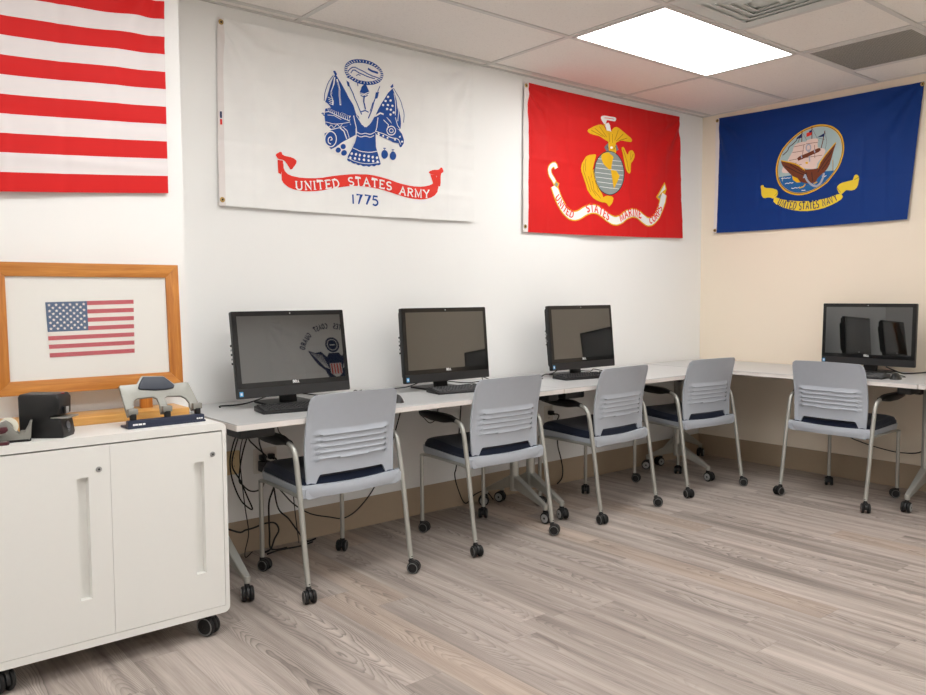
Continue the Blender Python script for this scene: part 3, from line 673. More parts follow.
NAVY_EMBLEM = [
  ('gold','F',0.5,0,[(1091,2152),(1094,2187),(1092,2221),(1084,2253),(1071,2283),(1053,2309),(1030,2332),(1003,2351),(972,2364),(938,2373),(902,2376),(865,2374),(827,2365),(790,2352),(754,2333),(720,2309),(689,2281),(663,2250),(641,2215),(625,2179),(615,2141),(611,2104),(614,2068),(622,2034),(637,2002),(658,1975),(683,1952),(713,1934),(746,1922),(782,1915),(819,1914),(857,1919),(895,1930),(932,1945),(966,1966),(997,1990),(1025,2019),(1049,2050),(1068,2083),(1082,2117)]),
  ('navyblue','F',1,0,[(1082,2152),(1086,2186),(1083,2218),(1076,2249),(1063,2278),(1046,2303),(1024,2325),(997,2343),(968,2356),(935,2364),(901,2367),(865,2365),(828,2357),(792,2344),(758,2326),(725,2303),(696,2276),(671,2246),(650,2213),(635,2178),(625,2142),(621,2106),(624,2071),(632,2038),(646,2008),(666,1982),(690,1960),(719,1943),(751,1931),(785,1924),(821,1923),(857,1928),(894,1938),(929,1953),(962,1973),(992,1996),(1019,2024),(1042,2053),(1060,2085),(1074,2118)]),
  ('gold','F',1.2,0,[(1079,2152),(1082,2185),(1080,2217),(1073,2248),(1060,2276),(1043,2301),(1021,2322),(995,2340),(966,2353),(934,2361),(900,2364),(865,2361),(829,2354),(793,2341),(759,2323),(728,2300),(699,2274),(674,2244),(654,2211),(638,2177),(629,2142),(625,2107),(627,2072),(636,2040),(650,2010),(669,1984),(693,1963),(721,1946),(752,1934),(786,1928),(822,1927),(857,1931),(893,1941),(928,1956),(960,1975),(990,1999),(1017,2025),(1039,2055),(1058,2086),(1071,2119)]),
  ('sky','F',1.5,0,[(1076,2152),(1079,2185),(1077,2216),(1069,2246),(1057,2274),(1040,2299),(1019,2320),(993,2337),(965,2350),(933,2358),(899,2361),(865,2358),(829,2351),(795,2338),(761,2320),(730,2298),(701,2272),(677,2243),(657,2210),(642,2177),(633,2142),(629,2107),(631,2073),(639,2042),(653,2013),(672,1987),(696,1966),(723,1949),(754,1937),(787,1931),(822,1930),(858,1935),(893,1945),(927,1959),(959,1978),(988,2001),(1014,2027),(1037,2056),(1055,2087),(1068,2119)]),
  ('sea','F',2,0,[(634,2057),(639,2042),(645,2027),(653,2013),(662,1999),(672,1987),(683,1976),(696,1966),(709,1957),(723,1949),(738,1943),(754,1937),(770,1934),(787,1931),(805,1930),(822,1930),(840,1932),(858,1935),(875,1939),(893,1945),(910,1951),(927,1959),(943,1968),(959,1978),(974,1989),(988,2001),(1002,2014),(1014,2027),(1026,2041),(1037,2056)]),
  ('white','S',3,4,[(656,2045),(667,2039),(679,2045),(691,2039),(702,2044),(714,2038),(725,2044)]),
  ('white','S',3,4,[(685,2002),(697,2008),(710,2002),(722,2008),(735,2002),(747,2007)]),
  ('white','S',3,4,[(730,1970),(745,1964),(760,1970),(775,1964),(789,1970)]),
  ('white','S',3,4,[(950,2026),(965,2020),(980,2026)]),
  ('white','S',3,4,[(807,1945),(834,1944)]),
  ('brown','S',3,6,[(796,2350),(801,2166)]),
  ('brown','S',3,6,[(866,2366),(871,2156)]),
  ('brown','S',3,6,[(957,2328),(927,2149)]),
  ('cream','F',3.5,0,[(658,2100),(706,2166),(734,2212),(743,2257),(762,2271),(803,2277),(824,2270),(836,2287),(906,2286),(915,2266),(903,2234),(916,2220),(972,2204),(957,2155),(920,2121),(909,2076),(807,2095),(756,2075),(671,2076)]),
  ('brown','S',4,3,[(744,2250),(824,2255)]),
  ('brown','S',4,3,[(734,2212),(815,2213)]),
  ('brown','S',4,3,[(829,2259),(911,2257)]),
  ('brown','S',4,3,[(712,2160),(806,2165),(947,2165)]),
  ('brown','S',4,3,[(814,2252),(806,2165)]),
  ('brown','S',4,3,[(890,2241),(897,2153)]),
  ('brown','S',4,3,[(765,2141),(745,2080)]),
  ('brown','S',4,3,[(681,2112),(807,2121)]),
  ('brown','S',3,2,[(712,2148),(798,2342)]),
  ('brown','S',3,2,[(772,2277),(798,2342),(834,2278)]),
  ('brown','S',3,2,[(866,2360),(915,2266)]),
  ('brown','S',3,2,[(957,2324),(974,2247),(966,2201)]),
  ('brown','S',3,2,[(914,2285),(958,2269)]),
  ('navyblue','F',4,0,[(796,2334),(796,2305),(769,2302),(757,2289),(761,2310)]),
  ('scarlet','F',4,0,[(828,2329),(865,2343),(865,2314),(829,2305)]),
  ('navyblue','F',4.5,0,[(847,2342),(865,2347),(865,2333),(849,2328)]),
  ('navyblue','F',4,0,[(957,2313),(954,2289),(904,2290)]),
  ('maroon','S',4,6,[(761,2293),(733,2268),(708,2255),(700,2229),(668,2203)]),
  ('brown','F',5,0,[(648,2170),(712,2153),(775,2130),(828,2084),(879,2080),(919,2079),(934,2119),(952,2146),(976,2179),(1044,2243),(1023,2174),(1009,2110),(979,2058),(925,2022),(906,1990),(866,1985),(809,1999),(769,2023),(724,2065),(672,2121)]),
  ('gold','S',6,7,[(652,2168),(717,2147),(775,2124),(830,2080)]),
  ('gold','S',6,7,[(921,2081),(940,2123),(981,2178),(1039,2236)]),
  ('dark','S',6,4,[(686,2126),(777,2071),(829,2045)]),
  ('dark','S',6,4,[(723,2132),(797,2078),(839,2054)]),
  ('dark','S',6,4,[(1015,2185),(958,2107),(920,2054)]),
  ('dark','S',6,4,[(1002,2130),(949,2069)]),
  ('dark','S',6,4,[(839,2063),(850,2004)]),
  ('dark','S',6,4,[(879,2059),(886,2000)]),
  ('gold','F',6,0,[(737,2052),(777,2032),(801,2001),(774,2002),(744,2023)]),
  ('gold','S',6,8,[(791,1963),(820,1970),(832,1986)]),
  ('gold','S',6,7,[(891,1982),(917,1990)]),
  ('gold','F',6,0,[(852,2126),(851,2122),(846,2119),(839,2120),(834,2124),(832,2129),(834,2133),(839,2135),(845,2134),(850,2131)]),
  ('silver','S',7,14,[(831,2050),(842,2014),(871,1980),(907,1959),(936,1975),(958,2011),(964,2044)]),
  ('silver','F',7,0,[(817,2027),(831,2055),(848,2027)]),
  ('silver','S',5.5,10,[(850,2217),(862,2133)]),
  ('silver','S',5,8,[(863,2227),(862,2217),(858,2210),(851,2206),(844,2207),(837,2213),(833,2221),(831,2232),(832,2242),(836,2249),(843,2253),(850,2252),(857,2246),(861,2237),(863,2227)]),
  ('brown','F',6.5,0,[(772,2168),(785,2178),(916,2216),(932,2215),(936,2200),(924,2190),(780,2149)]),
  ('silver','S',7,8,[(806,2165),(799,2186)]),
  ('silver','S',7,8,[(896,2190),(890,2211)]),
]
NAVY_SCROLL = [
  ('yellow','F',1,0,[(602,1923),(675,1893),(781,1874),(884,1866),(983,1874),(1080,1900),(1098,1867),(1043,1835),(945,1805),(824,1800),(708,1825),(596,1879)]),
  ('yellow','F',1,0,[(493,2011),(515,2017),(524,1993),(587,1984),(630,1963),(629,1932),(601,1907),(566,1923),(522,1919),(504,1940),(498,1982)]),
  ('yellow','F',1,0,[(1048,1942),(1078,1967),(1125,1973),(1163,1978),(1162,2002),(1180,2012),(1197,1993),(1191,1929),(1164,1907),(1100,1918),(1095,1896),(1070,1892)]),
  ('olive','S',2,3,[(604,1928),(620,1939),(628,1958)]),
  ('olive','S',2,3,[(1078,1903),(1064,1923),(1052,1938)]),
  ('olive','S',2,3,[(1163,1976),(1183,1985),(1196,1993)]),
]
NAVY_TEXT = [
  ('UNITED',200,[(622,1866),(676,1838),(767,1818)]),
  ('STATES',200,[(786,1816),(865,1813),(935,1818)]),
  ('NAVY',200,[(955,1821),(1013,1835),(1066,1859)]),
]
CABLE_PATHS = {
  'loop': [(-3.836,-0.1,0.587),(-3.855,-0.1,0.534),(-3.867,-0.1,0.47),(-3.857,-0.1,0.383),(-3.817,-0.1,0.281),(-3.762,-0.1,0.229),(-3.786,-0.1,0.295),(-3.819,-0.1,0.377),(-3.857,-0.1,0.454)],
  'drop': [(-3.813,-0.13,0.585),(-3.829,-0.13,0.526),(-3.831,-0.13,0.46),(-3.822,-0.13,0.354),(-3.811,-0.13,0.248),(-3.797,-0.13,0.13),(-3.816,-0.13,0.048)],
  'plugl': [(-3.82,-0.2,0.598),(-3.74,-0.1,0.529),(-3.687,-0.05,0.457)],
  'plugr': [(-3.742,-0.15,0.589),(-3.715,-0.1,0.526),(-3.677,-0.05,0.456)],
  'plugdown': [(-3.655,-0.06,0.469),(-3.632,-0.06,0.456),(-3.625,-0.06,0.381),(-3.629,-0.06,0.312),(-3.655,-0.06,0.246),(-3.659,-0.06,0.168),(-3.657,-0.06,0.088)],
  'swag': [(-3.811,-0.07,0.38),(-3.792,-0.07,0.344),(-3.757,-0.07,0.312),(-3.716,-0.07,0.308),(-3.689,-0.07,0.328)],
  'lowleft': [(-3.837,-0.05,0.13),(-3.773,-0.05,0.122),(-3.721,-0.05,0.127),(-3.684,-0.05,0.135),(-3.626,-0.05,0.129),(-3.603,-0.05,0.09),(-3.627,-0.05,0.049),(-3.654,-0.05,0.04)],
  'long': [(-3.646,-0.09,0.34),(-3.599,-0.09,0.283),(-3.536,-0.09,0.212),(-3.448,-0.09,0.151),(-3.338,-0.09,0.114),(-3.25,-0.08,0.091),(-3.162,-0.08,0.126),(-3.06,-0.08,0.225)],
  'diag': [(-3.644,-0.05,0.253),(-3.603,-0.05,0.196),(-3.549,-0.05,0.136),(-3.501,-0.05,0.065)],
  'floor': [(-3.594,0.062,0.006),(-3.589,0.006,0.006),(-3.566,-0.036,0.006),(-3.495,-0.049,0.006)],
  'thin': [(-3.591,-0.04,0.584),(-3.547,-0.04,0.537),(-3.516,-0.04,0.514),(-3.508,-0.04,0.472),(-3.511,-0.04,0.432)],
  'c2': [(-2.512,-0.1,0.291),(-2.512,-0.08,0.209),(-2.47,-0.06,0.111),(-2.401,-0.04,0.016),(-2.327,-0.04,0.057),(-2.252,-0.05,0.066)],
  'c3': [(-1.671,-0.03,0.477),(-1.642,-0.03,0.467),(-1.626,-0.03,0.405),(-1.615,-0.03,0.319),(-1.608,-0.03,0.252),(-1.581,-0.03,0.173),(-1.563,-0.03,0.094),(-1.573,-0.03,0.039),(-1.614,-0.03,0.009)],
  'c5': [(-0.04,-1.167,0.302),(-0.04,-1.257,0.265),(-0.04,-1.397,0.238),(-0.04,-1.514,0.23),(-0.04,-1.634,0.255)],
  'c2top': [(-2.814,-0.15,0.609),(-2.784,-0.15,0.576),(-2.743,-0.15,0.542),(-2.707,-0.15,0.552),(-2.695,-0.15,0.571)],
  'c2b': [(-2.442,-0.1,0.599),(-2.436,-0.1,0.523)],
  'm1': [],
}
# ------------------------------------------------------------------ lettering made of strokes
def arc(cx, cy, rx, ry, a0, a1, n=10):
    return [(cx + rx * cos(radians(a0 + (a1 - a0) * k / n)), cy + ry * sin(radians(a0 + (a1 - a0) * k / n))) for k in range(n + 1)]
GLYPH = {  # width, strokes, serif bars (x, y, half length)
 'A': (.72, [[(.06, 0), (.36, 1), (.66, 0)], [(.17, .34), (.55, .34)]], [(.06, 0, .11), (.66, 0, .11)]),
 'C': (.68, [arc(.38, .5, .3, .47, 50, 310, 16)], [(.58, .84, .04)]),
 'D': (.70, [[(.12, 0), (.12, 1)], [(.12, 1), (.3, 1)] + arc(.3, .5, .32, .5, 90, -90, 12) + [(.12, 0)]], [(.08, 0, .08), (.08, 1, .08)]),
 'E': (.62, [[(.12, 0), (.12, 1)], [(.12, 1), (.54, 1), (.54, .86)], [(.12, .52), (.44, .52)], [(.12, 0), (.56, 0), (.56, .15)]], [(.08, 0, .08), (.08, 1, .08)]),
 'G': (.72, [arc(.38, .5, .3, .47, 50, 340, 16) + [(.66, .45), (.44, .45)]], []),
 'I': (.28, [[(.14, 0), (.14, 1)]], [(.14, 0, .12), (.14, 1, .12)]),
 'L': (.58, [[(.12, 1), (.12, 0), (.52, 0), (.52, .12)]], [(.12, 1, .1)]),
 'M': (.86, [[(.1, 0), (.12, 1), (.43, .1), (.74, 1), (.76, 0)]], [(.1, 0, .1), (.76, 0, .1), (.08, 1, .06), (.78, 1, .06)]),
 'N': (.74, [[(.12, 0), (.12, 1), (.62, 0), (.62, 1)]], [(.12, 0, .1), (.08, 1, .07), (.62, 1, .1)]),
 'O': (.74, [arc(.37, .5, .3, .48, 0, 360, 22)], []),
 'P': (.62, [[(.12, 0), (.12, 1)], [(.12, 1), (.32, 1)] + arc(.34, .74, .22, .26, 90, -90, 8) + [(.12, .48)]], [(.12, 0, .11), (.08, 1, .07)]),
 'R': (.70, [[(.12, 0), (.12, 1)], [(.12, 1), (.32, 1)] + arc(.34, .75, .22, .25, 90, -90, 8) + [(.12, .5)], [(.34, .5), (.62, 0)]], [(.12, 0, .1), (.08, 1, .07), (.64, 0, .06)]),
 'S': (.60, [arc(.3, .74, .22, .25, 30, 270, 10) + arc(.3, .25, .23, .25, 90, -150, 10)[1:]], []),
 'T': (.66, [[(.33, 0), (.33, 1)], [(.06, .86), (.06, 1), (.60, 1), (.60, .86)]], [(.33, 0, .11)]),
 'U': (.72, [[(.12, 1), (.12, .34)] + arc(.36, .34, .24, .34, 180, 360, 10) + [(.60, 1)]], [(.12, 1, .1), (.60, 1, .1)]),
 'V': (.70, [[(.06, 1), (.35, 0), (.64, 1)]], [(.06, 1, .1), (.64, 1, .1)]),
 'Y': (.70, [[(.06, 1), (.35, .46), (.64, 1)], [(.35, .46), (.35, 0)]], [(.06, 1, .1), (.64, 1, .1), (.35, 0, .1)]),
 '1': (.34, [[(.16, 0), (.16, 1)]], []), '7': (.6, [[(.06, 1), (.54, 1), (.22, 0)]], []),
 '5': (.6, [[(.52, 1), (.14, 1), (.11, .58)] + arc(.28, .33, .25, .31, 105, -140, 12)], []),
}
def ribbon(pts, w):
    """two offset rails of a polyline"""
    n = len(pts); L = []; R = []
    for i in range(n):
        a = pts[max(i - 1, 0)]; c = pts[min(i + 1, n - 1)]
        dx, dy = c[0] - a[0], c[1] - a[1]; d = hypot(dx, dy) or 1
        nx, ny = -dy / d, dx / d; k = 1.0
        if 0 < i < n - 1:
            e1 = (pts[i][0] - a[0], pts[i][1] - a[1]); l1 = hypot(*e1) or 1
            k = 1 / max(0.5, abs(nx * -e1[1] / l1 + ny * e1[0] / l1))
        L.append((pts[i][0] + nx * w / 2 * k, pts[i][1] + ny * w / 2 * k)); R.append((pts[i][0] - nx * w / 2 * k, pts[i][1] - ny * w / 2 * k))
    return L, R
def text_strokes(txt, base, h, serif=True, weight=0.16, mirror=1):
    """strokes of a word set along a baseline polyline so that it fills it end to end"""
    seg = [hypot(base[i + 1][0] - base[i][0], base[i + 1][1] - base[i][1]) for i in range(len(base) - 1)]
    tot = sum(seg); adv = sum(GLYPH[c][0] for c in txt); sx = tot / adv
    def at(s):
        s = min(max(s, 0), tot)
        for i, l in enumerate(seg):
            if s <= l or i == len(seg) - 1:
                k = s / l; p, q = base[i], base[i + 1]
                return (p[0] + (q[0] - p[0]) * k, p[1] + (q[1] - p[1]) * k), (q[0] - p[0]) / l, (q[1] - p[1]) / l
            s -= l
    out = []; s = 0
    for c in txt:
        w, st, sf = GLYPH[c]
        p0, _, _ = at(s); p1, _, _ = at(s + w * sx)
        dx, dy = p1[0] - p0[0], p1[1] - p0[1]; d = hypot(dx, dy) or 1; dx /= d; dy /= d
        def mp(x, y, w=w):
            x = w / 2 + (x - w / 2) * .84
            return (p0[0] + dx * x * sx - dy * y * h, p0[1] + dy * x * sx + dx * y * h)
        for line in st: out.append(([mp(*q) for q in line], weight * h))
        if serif:
            for (x, y, hl) in sf: out.append(([mp(x - hl, y), mp(x + hl, y)], weight * h * 0.62))
        s += w * sx
    return out

# ------------------------------------------------------------------ flags hung on the walls
class Flag:
    """cloth hung on a wall: h runs to the right along the wall, v is height, the cloth swells away from the wall"""
    STEP = 0.01
    def __init__(s, name, label, O, R, N, quad, seed, group='flags hung on the walls', sag=(.006, .006)):
        s.sag = sag
        s.O, s.R, s.N = Vector(O), Vector(R), Vector(N); s.q = quad; s.seed = seed      # quad: bl, br, tr, tl in (h, v)
        s.h0 = min(p[0] for p in quad); s.h1 = max(p[0] for p in quad); s.v0 = min(p[1] for p in quad); s.v1 = max(p[1] for p in quad)
        s.base = s.pt((s.h0 + s.h1) / 2, s.v0, 0.0)
        s.t = thing(name, label, 'flag', s.base, 0, group)
    def pt(s, h, v, d): return s.O + s.R * h + Vector((0, 0, v)) + s.N * d
    def disp(s, h, v):
        W, Hh = s.h1 - s.h0, s.v1 - s.v0
        u = (h - s.h0) / W; t = (v - s.v0) / Hh
        d = 0.013 + 0.009 * noise.noise(Vector((u * 3.1, t * 2.3, s.seed)))
        for k in range(1, 8):                                                       # creases from the packaging
            d += 0.0048 * (1 if k % 2 else -1) * exp(-((u - k / 8) * W / 0.016) ** 2) * (0.6 + 0.8 * noise.noise(Vector((k, t * 3, s.seed))))
        for k in range(1, 6):
            d += 0.0042 * (1 if k % 2 else -1) * exp(-((t - k / 6) * Hh / 0.016) ** 2) * (0.6 + 0.8 * noise.noise(Vector((u * 3, k, s.seed + 5))))
        for cu in (0, 1):                                                           # pull folds from the upper corners
            dx = (u if cu == 0 else 1 - u) * W; dy = (1 - t) * Hh; r = hypot(dx, dy)
            a = atan2(dy, dx + 1e-6)
            d += 0.020 * sin(a * 11 + s.seed) * exp(-r * 2.6) * sst(0.02, 0.22, r) * sst(0.0, 0.25, a) * sst(0, .25, pi / 2 - a)
        d += 0.014 * (1 - t) ** 3 * (0.6 + 0.4 * sin(u * 9 + s.seed))               # lower hem hangs free
        return max(d, 0.003)
    def loc(s, h, v, off): return s.pt(h, v, s.disp(h, v) + off) - s.base
    def quadpt(s, u, v):
        bl, br, tr, tl = s.q
        a = [bl[i] + (br[i] - bl[i]) * u for i in (0, 1)]; c = [tl[i] + (tr[i] - tl[i]) * u for i in (0, 1)]
        h = a[0] + (c[0] - a[0]) * v; w = a[1] + (c[1] - a[1]) * v
        w += -s.sag[0] * sin(pi * u) * v - s.sag[1] * sin(pi * u + .5) * (1 - v)
        return h, w
    def cloth(s, keyfn, nu=150, nv=91):
        m = MB(); W = nu + 1; vs = []
        for j in range(nv + 1):
            for i in range(W): vs.append(m.bm.verts.new(s.loc(*s.quadpt(i / nu, j / nv), 0.0)))
        for j in range(nv):
            for i in range(nu):
                f = m.bm.faces.new((vs[j * W + i], vs[j * W + i + 1], vs[(j + 1) * W + i + 1], vs[(j + 1) * W + i]))
                f.material_index = m.mi(keyfn((i + .5) / nu, (j + .5) / nv))
        return m.build('cloth', s.t, sharp=180, recalc=False)
    def shapes(s, name, items, lift=0.0018):
        """items: (material, 'F'|'S', layer, width, points) in metres on the wall; laid over the cloth and following it"""
        m = MB(); lay = m.bm.verts.layers.float.new('off')
        for key, kind, layer, w, pts in items:
            off = lift + 0.00045 * layer; i = m.mi(key)
            if kind == 'F':
                vs = [m.bm.verts.new((p[0], 0, p[1])) for p in pts]
                fs = [vs]
            else:
                L, R = ribbon(pts, w); a = [m.bm.verts.new((p[0], 0, p[1])) for p in L]; c = [m.bm.verts.new((p[0], 0, p[1])) for p in R]
                vs = a + c; fs = [(a[k], c[k], c[k + 1], a[k + 1]) for k in range(len(a) - 1)]
            for v in vs: v[lay] = off
            for f in fs:
                try: m.bm.faces.new(f).material_index = i
                except ValueError: pass
        bmesh.ops.triangulate(m.bm, faces=list(m.bm.faces))
        h0 = min(v.co.x for v in m.bm.verts); h1 = max(v.co.x for v in m.bm.verts); z0 = min(v.co.z for v in m.bm.verts); z1 = max(v.co.z for v in m.bm.verts)
        for ax, lo, hi in ((0, h0, h1), (2, z0, z1)):
            k = math.ceil(lo / s.STEP)
            while k * s.STEP < hi:
                co = [0, 0, 0]; no = [0, 0, 0]; co[ax] = k * s.STEP; no[ax] = 1
                bmesh.ops.bisect_plane(m.bm, geom=list(m.bm.verts) + list(m.bm.edges) + list(m.bm.faces), plane_co=co, plane_no=no, dist=1e-6); k += 1
        for f in m.bm.faces:                                                        # face the room
            if f.normal.y > 0: f.normal_flip()
        for v in m.bm.verts: v.co = s.loc(v.co.x, v.co.z, v[lay])
        flip = s.R.cross(Vector((0, 0, 1))).dot(s.N)
        return m.build(name, s.t, sharp=180, recalc=False)
    def grommet(s, h, v):
        m = MB(); c = s.loc(h, v, 0.002)
        q = Vector((0, 0, 1)).rotation_difference(s.N).to_matrix().to_4x4()
        m.lathe([(.005, 0), (.005, .002), (.008, .0028), (.0115, .002), (.0125, 0)], 'brass', 18, Matrix.Translation(c) @ q)
        m.disc(c + s.N * .0004, s.N, .005, .0006, 'dark', 12)
        return m.build('grommet', s.t)
def soften(pts, kind):
    """round the corners of a printed outline a little"""
    n = len(pts)
    if (kind == 'F' and n < 9) or (kind == 'S' and n < 4): return pts
    out = [] if kind == 'F' else [pts[0]]
    for i in range(n if kind == 'F' else n - 1):
        a, c = pts[i], pts[(i + 1) % n]
        out += [(a[0] + (c[0] - a[0]) * q, a[1] + (c[1] - a[1]) * q) for q in (.22, .78)]
    return out if kind == 'F' else out + [pts[-1]]
def mm(items, wall=1000.0):
    return [(k, kind, l, w / wall, soften([(p[0] / wall, p[1] / wall) for p in pts], kind)) for (k, kind, l, w, pts) in items]
def words(rows, key, serif, weight, hscale, layer=5):
    out = []
    for txt, h, base in rows:
        for st, w in text_strokes(txt, [(p[0] / 1000, p[1] / 1000) for p in base], hscale * h / 1000, serif, weight): out.append((key, 'S', layer, w, st))
    return out
BACK = ((0, 0, 0), (1, 0, 0), (0, -1, 0)); RIGHT = ((0, 0, 0), (0, -1, 0), (-1, 0, 0)); FRONT = ((0, YF, 0), (-1, 0, 0), (0, 1, 0)); PILLAR = ((0, BY, 0), (1, 0, 0), (0, -1, 0))

fl = Flag('flag', 'white flag with blue arms emblem and red scroll reading UNITED STATES ARMY', *BACK, [(-3.857, 1.661), (-2.303, 1.664), (-2.302, 2.553), (-3.838, 2.514)], 1.3)
fl.cloth(lambda u, v: 'header' if u < .022 else 'white')
fl.shapes('emblem', mm(ARMY_EMBLEM)); fl.shapes('scroll', mm(ARMY_SCROLL))
for wd in ARMY_TEXT: fl.shapes('lettering', words([wd], 'blue' if wd[0] == '1775' else 'white', wd[0] != '1775', .19, ARMY_H, 1 if wd[0] == '1775' else 3))
fl.grommet(-3.823, 2.495); fl.grommet(-3.842, 1.684)
fl.shapes('care_tag', [('guard_blue', 'F', 1, 0, [(-3.838, 2.06), (-3.828, 2.06), (-3.828, 2.09), (-3.838, 2.09)]), ('scarlet', 'F', 1, 0, [(-3.838, 2.03), (-3.828, 2.03), (-3.828, 2.055), (-3.838, 2.055)])])

fl = Flag('flag', 'red flag with gold eagle, globe and anchor emblem over a white scroll', *BACK, [(-1.909, 1.629), (-0.271, 1.651), (-0.313, 2.541), (-1.897, 2.539)], 4.1)
fl.cloth(lambda u, v: 'header' if u < .026 else 'marine_red')
fl.shapes('emblem', mm(MARINE_EMBLEM)); fl.shapes('scroll', mm(MARINE_SCROLL))
for wd in MARINE_TEXT: fl.shapes('lettering', words([wd], 'scarlet', True, .19, .27, 5))
fl.grommet(-1.878, 2.518); fl.grommet(-1.89, 1.66)

fl = Flag('flag', 'dark blue flag with ship and eagle seal over a yellow scroll reading UNITED STATES NAVY', *RIGHT, [(0.121, 1.699), (1.499, 1.693), (1.572, 2.526), (0.121, 2.548)], 7.7)
fl.cloth(lambda u, v: 'header' if u < .018 else 'navy_cloth')
fl.shapes('seal', mm(NAVY_EMBLEM)); fl.shapes('scroll', mm(NAVY_SCROLL)); 
for wd in NAVY_TEXT: fl.shapes('lettering', words([wd], 'navyblue', False, .12, .25, 3))
fl.grommet(0.135, 2.53); fl.grommet(0.135, 1.716); fl.grommet(1.562, 2.512)

# striped flag on the pillar: fly end in view, canton beyond the left edge of the photograph
ux1, ux0 = -4.236, -5.76
fl = Flag('flag', 'red and white striped flag hung above the framed flag picture', *PILLAR, [(ux0, 1.575), (ux1 + .004, 1.638), (ux1 + .012, 2.522), (ux0, 2.535)], 2.2, sag=(.045, .014))
def us_key(u, v):
    k = min(12, int((1 - v) * 13))
    return 'navyblue' if (u < .4 and k < 7) else ('flag_red' if k % 2 == 0 else 'flag_white')
fl.cloth(us_key)
st = []
for r in range(9):
    for c in range(6 if r % 2 == 0 else 5):
        cx = ux0 + .6 * (c * 2 + (1 if r % 2 == 0 else 2)) / 12; cy = 2.520 - .48 * (r + 1) / 10
        st.append(('flag_white', 'F', 1, 0, [(cx + (.02 if k % 2 == 0 else .008) * sin(k * pi / 5), cy + (.02 if k % 2 == 0 else .008) * cos(k * pi / 5)) for k in range(10)]))
fl.shapes('stars', st)

# flag on the far wall behind the viewer, seen as a reflection in the leftmost screen
gx, gz = GUARD
W2, H2 = .76, .455
fl = Flag('flag', 'white flag with eagle emblem behind the viewer, reflected in the leftmost screen', *FRONT, [(-gx - W2, gz - H2), (-gx + W2, gz - H2), (-gx + W2, gz + H2), (-gx - W2, gz + H2)], 9.4)
fl.cloth(lambda u, v: 'header' if u < .02 else 'white')
g = []
def gp(pts): return [(-gx + 1.02 * p[0], gz + 1.02 * p[1]) for p in pts]
B_ = 'guard_blue'
g.append((B_, 'F', 1, 0, gp([(-.30, .10), (-.22, .07), (-.15, .08), (-.09, .02), (-.06, .06), (.06, .06), (.09, .02), (.15, .08), (.22, .07), (.30, .10), (.25, 0), (.20, -.07), (.13, -.13), (.10, -.22), (.05, -.26), (-.05, -.26), (-.10, -.22), (-.13, -.13), (-.20, -.07), (-.25, 0)])))
g.append(('white', 'F', 2, 0, gp([(-.07, -.02), (.07, -.02), (.07, -.16), (0, -.22), (-.07, -.16)])))
for k in range(4): g.append(('scarlet', 'F', 3, 0, gp([(-.06 + k * .034, -.06), (-.043 + k * .034, -.06), (-.043 + k * .034, -.17), (-.06 + k * .034, -.17)])))
g.append((B_, 'F', 3, 0, gp([(-.07, -.02), (.07, -.02), (.07, -.055), (-.07, -.055)])))
ring = [(.085 * cos(k * pi / 12), .15 + .085 * sin(k * pi / 12)) for k in range(24)]
g.append((B_, 'F', 1, 0, gp(ring))); g.append(('white', 'S', 2, .008, gp([(p[0] * .7, .15 + (p[1] - .15) * .7) for p in ring + ring[:1]]))); g.append(('white', 'S', 2, .012, gp([(-.03, .15), (.03, .15)])))
for k in range(7):
    g.append(('white', 'S', 2, .005, gp([(-.27 + k * .02, .075 - k * .005), (-.13 + k * .008, -.09 - k * .004)]))); g.append(('white', 'S', 2, .005, gp([(.27 - k * .02, .075 - k * .005), (.13 - k * .008, -.09 - k * .004)])))
fl.shapes('emblem', g)
def arcbase(a0, a1, r=.345): return [(-gx + 1.05 * r * cos(radians(a0 + (a1 - a0) * k / 8)), gz - .0 + r * sin(radians(a0 + (a1 - a0) * k / 8))) for k in range(9)]
tx = []
for wd, a0, a1 in (('UNITED', 172, 138), ('STATES', 130, 98), ('COAST', 88, 60), ('GUARD', 50, 18)):
    fl.shapes('lettering', [(B_, 'S', 1, w_, s_) for s_, w_ in text_strokes(wd, arcbase(a0, a1), .055, False, .2)])
fl.grommet(-gx - W2 + .015, gz + H2 - .02); fl.grommet(-gx - W2 + .015, gz - H2 + .02)
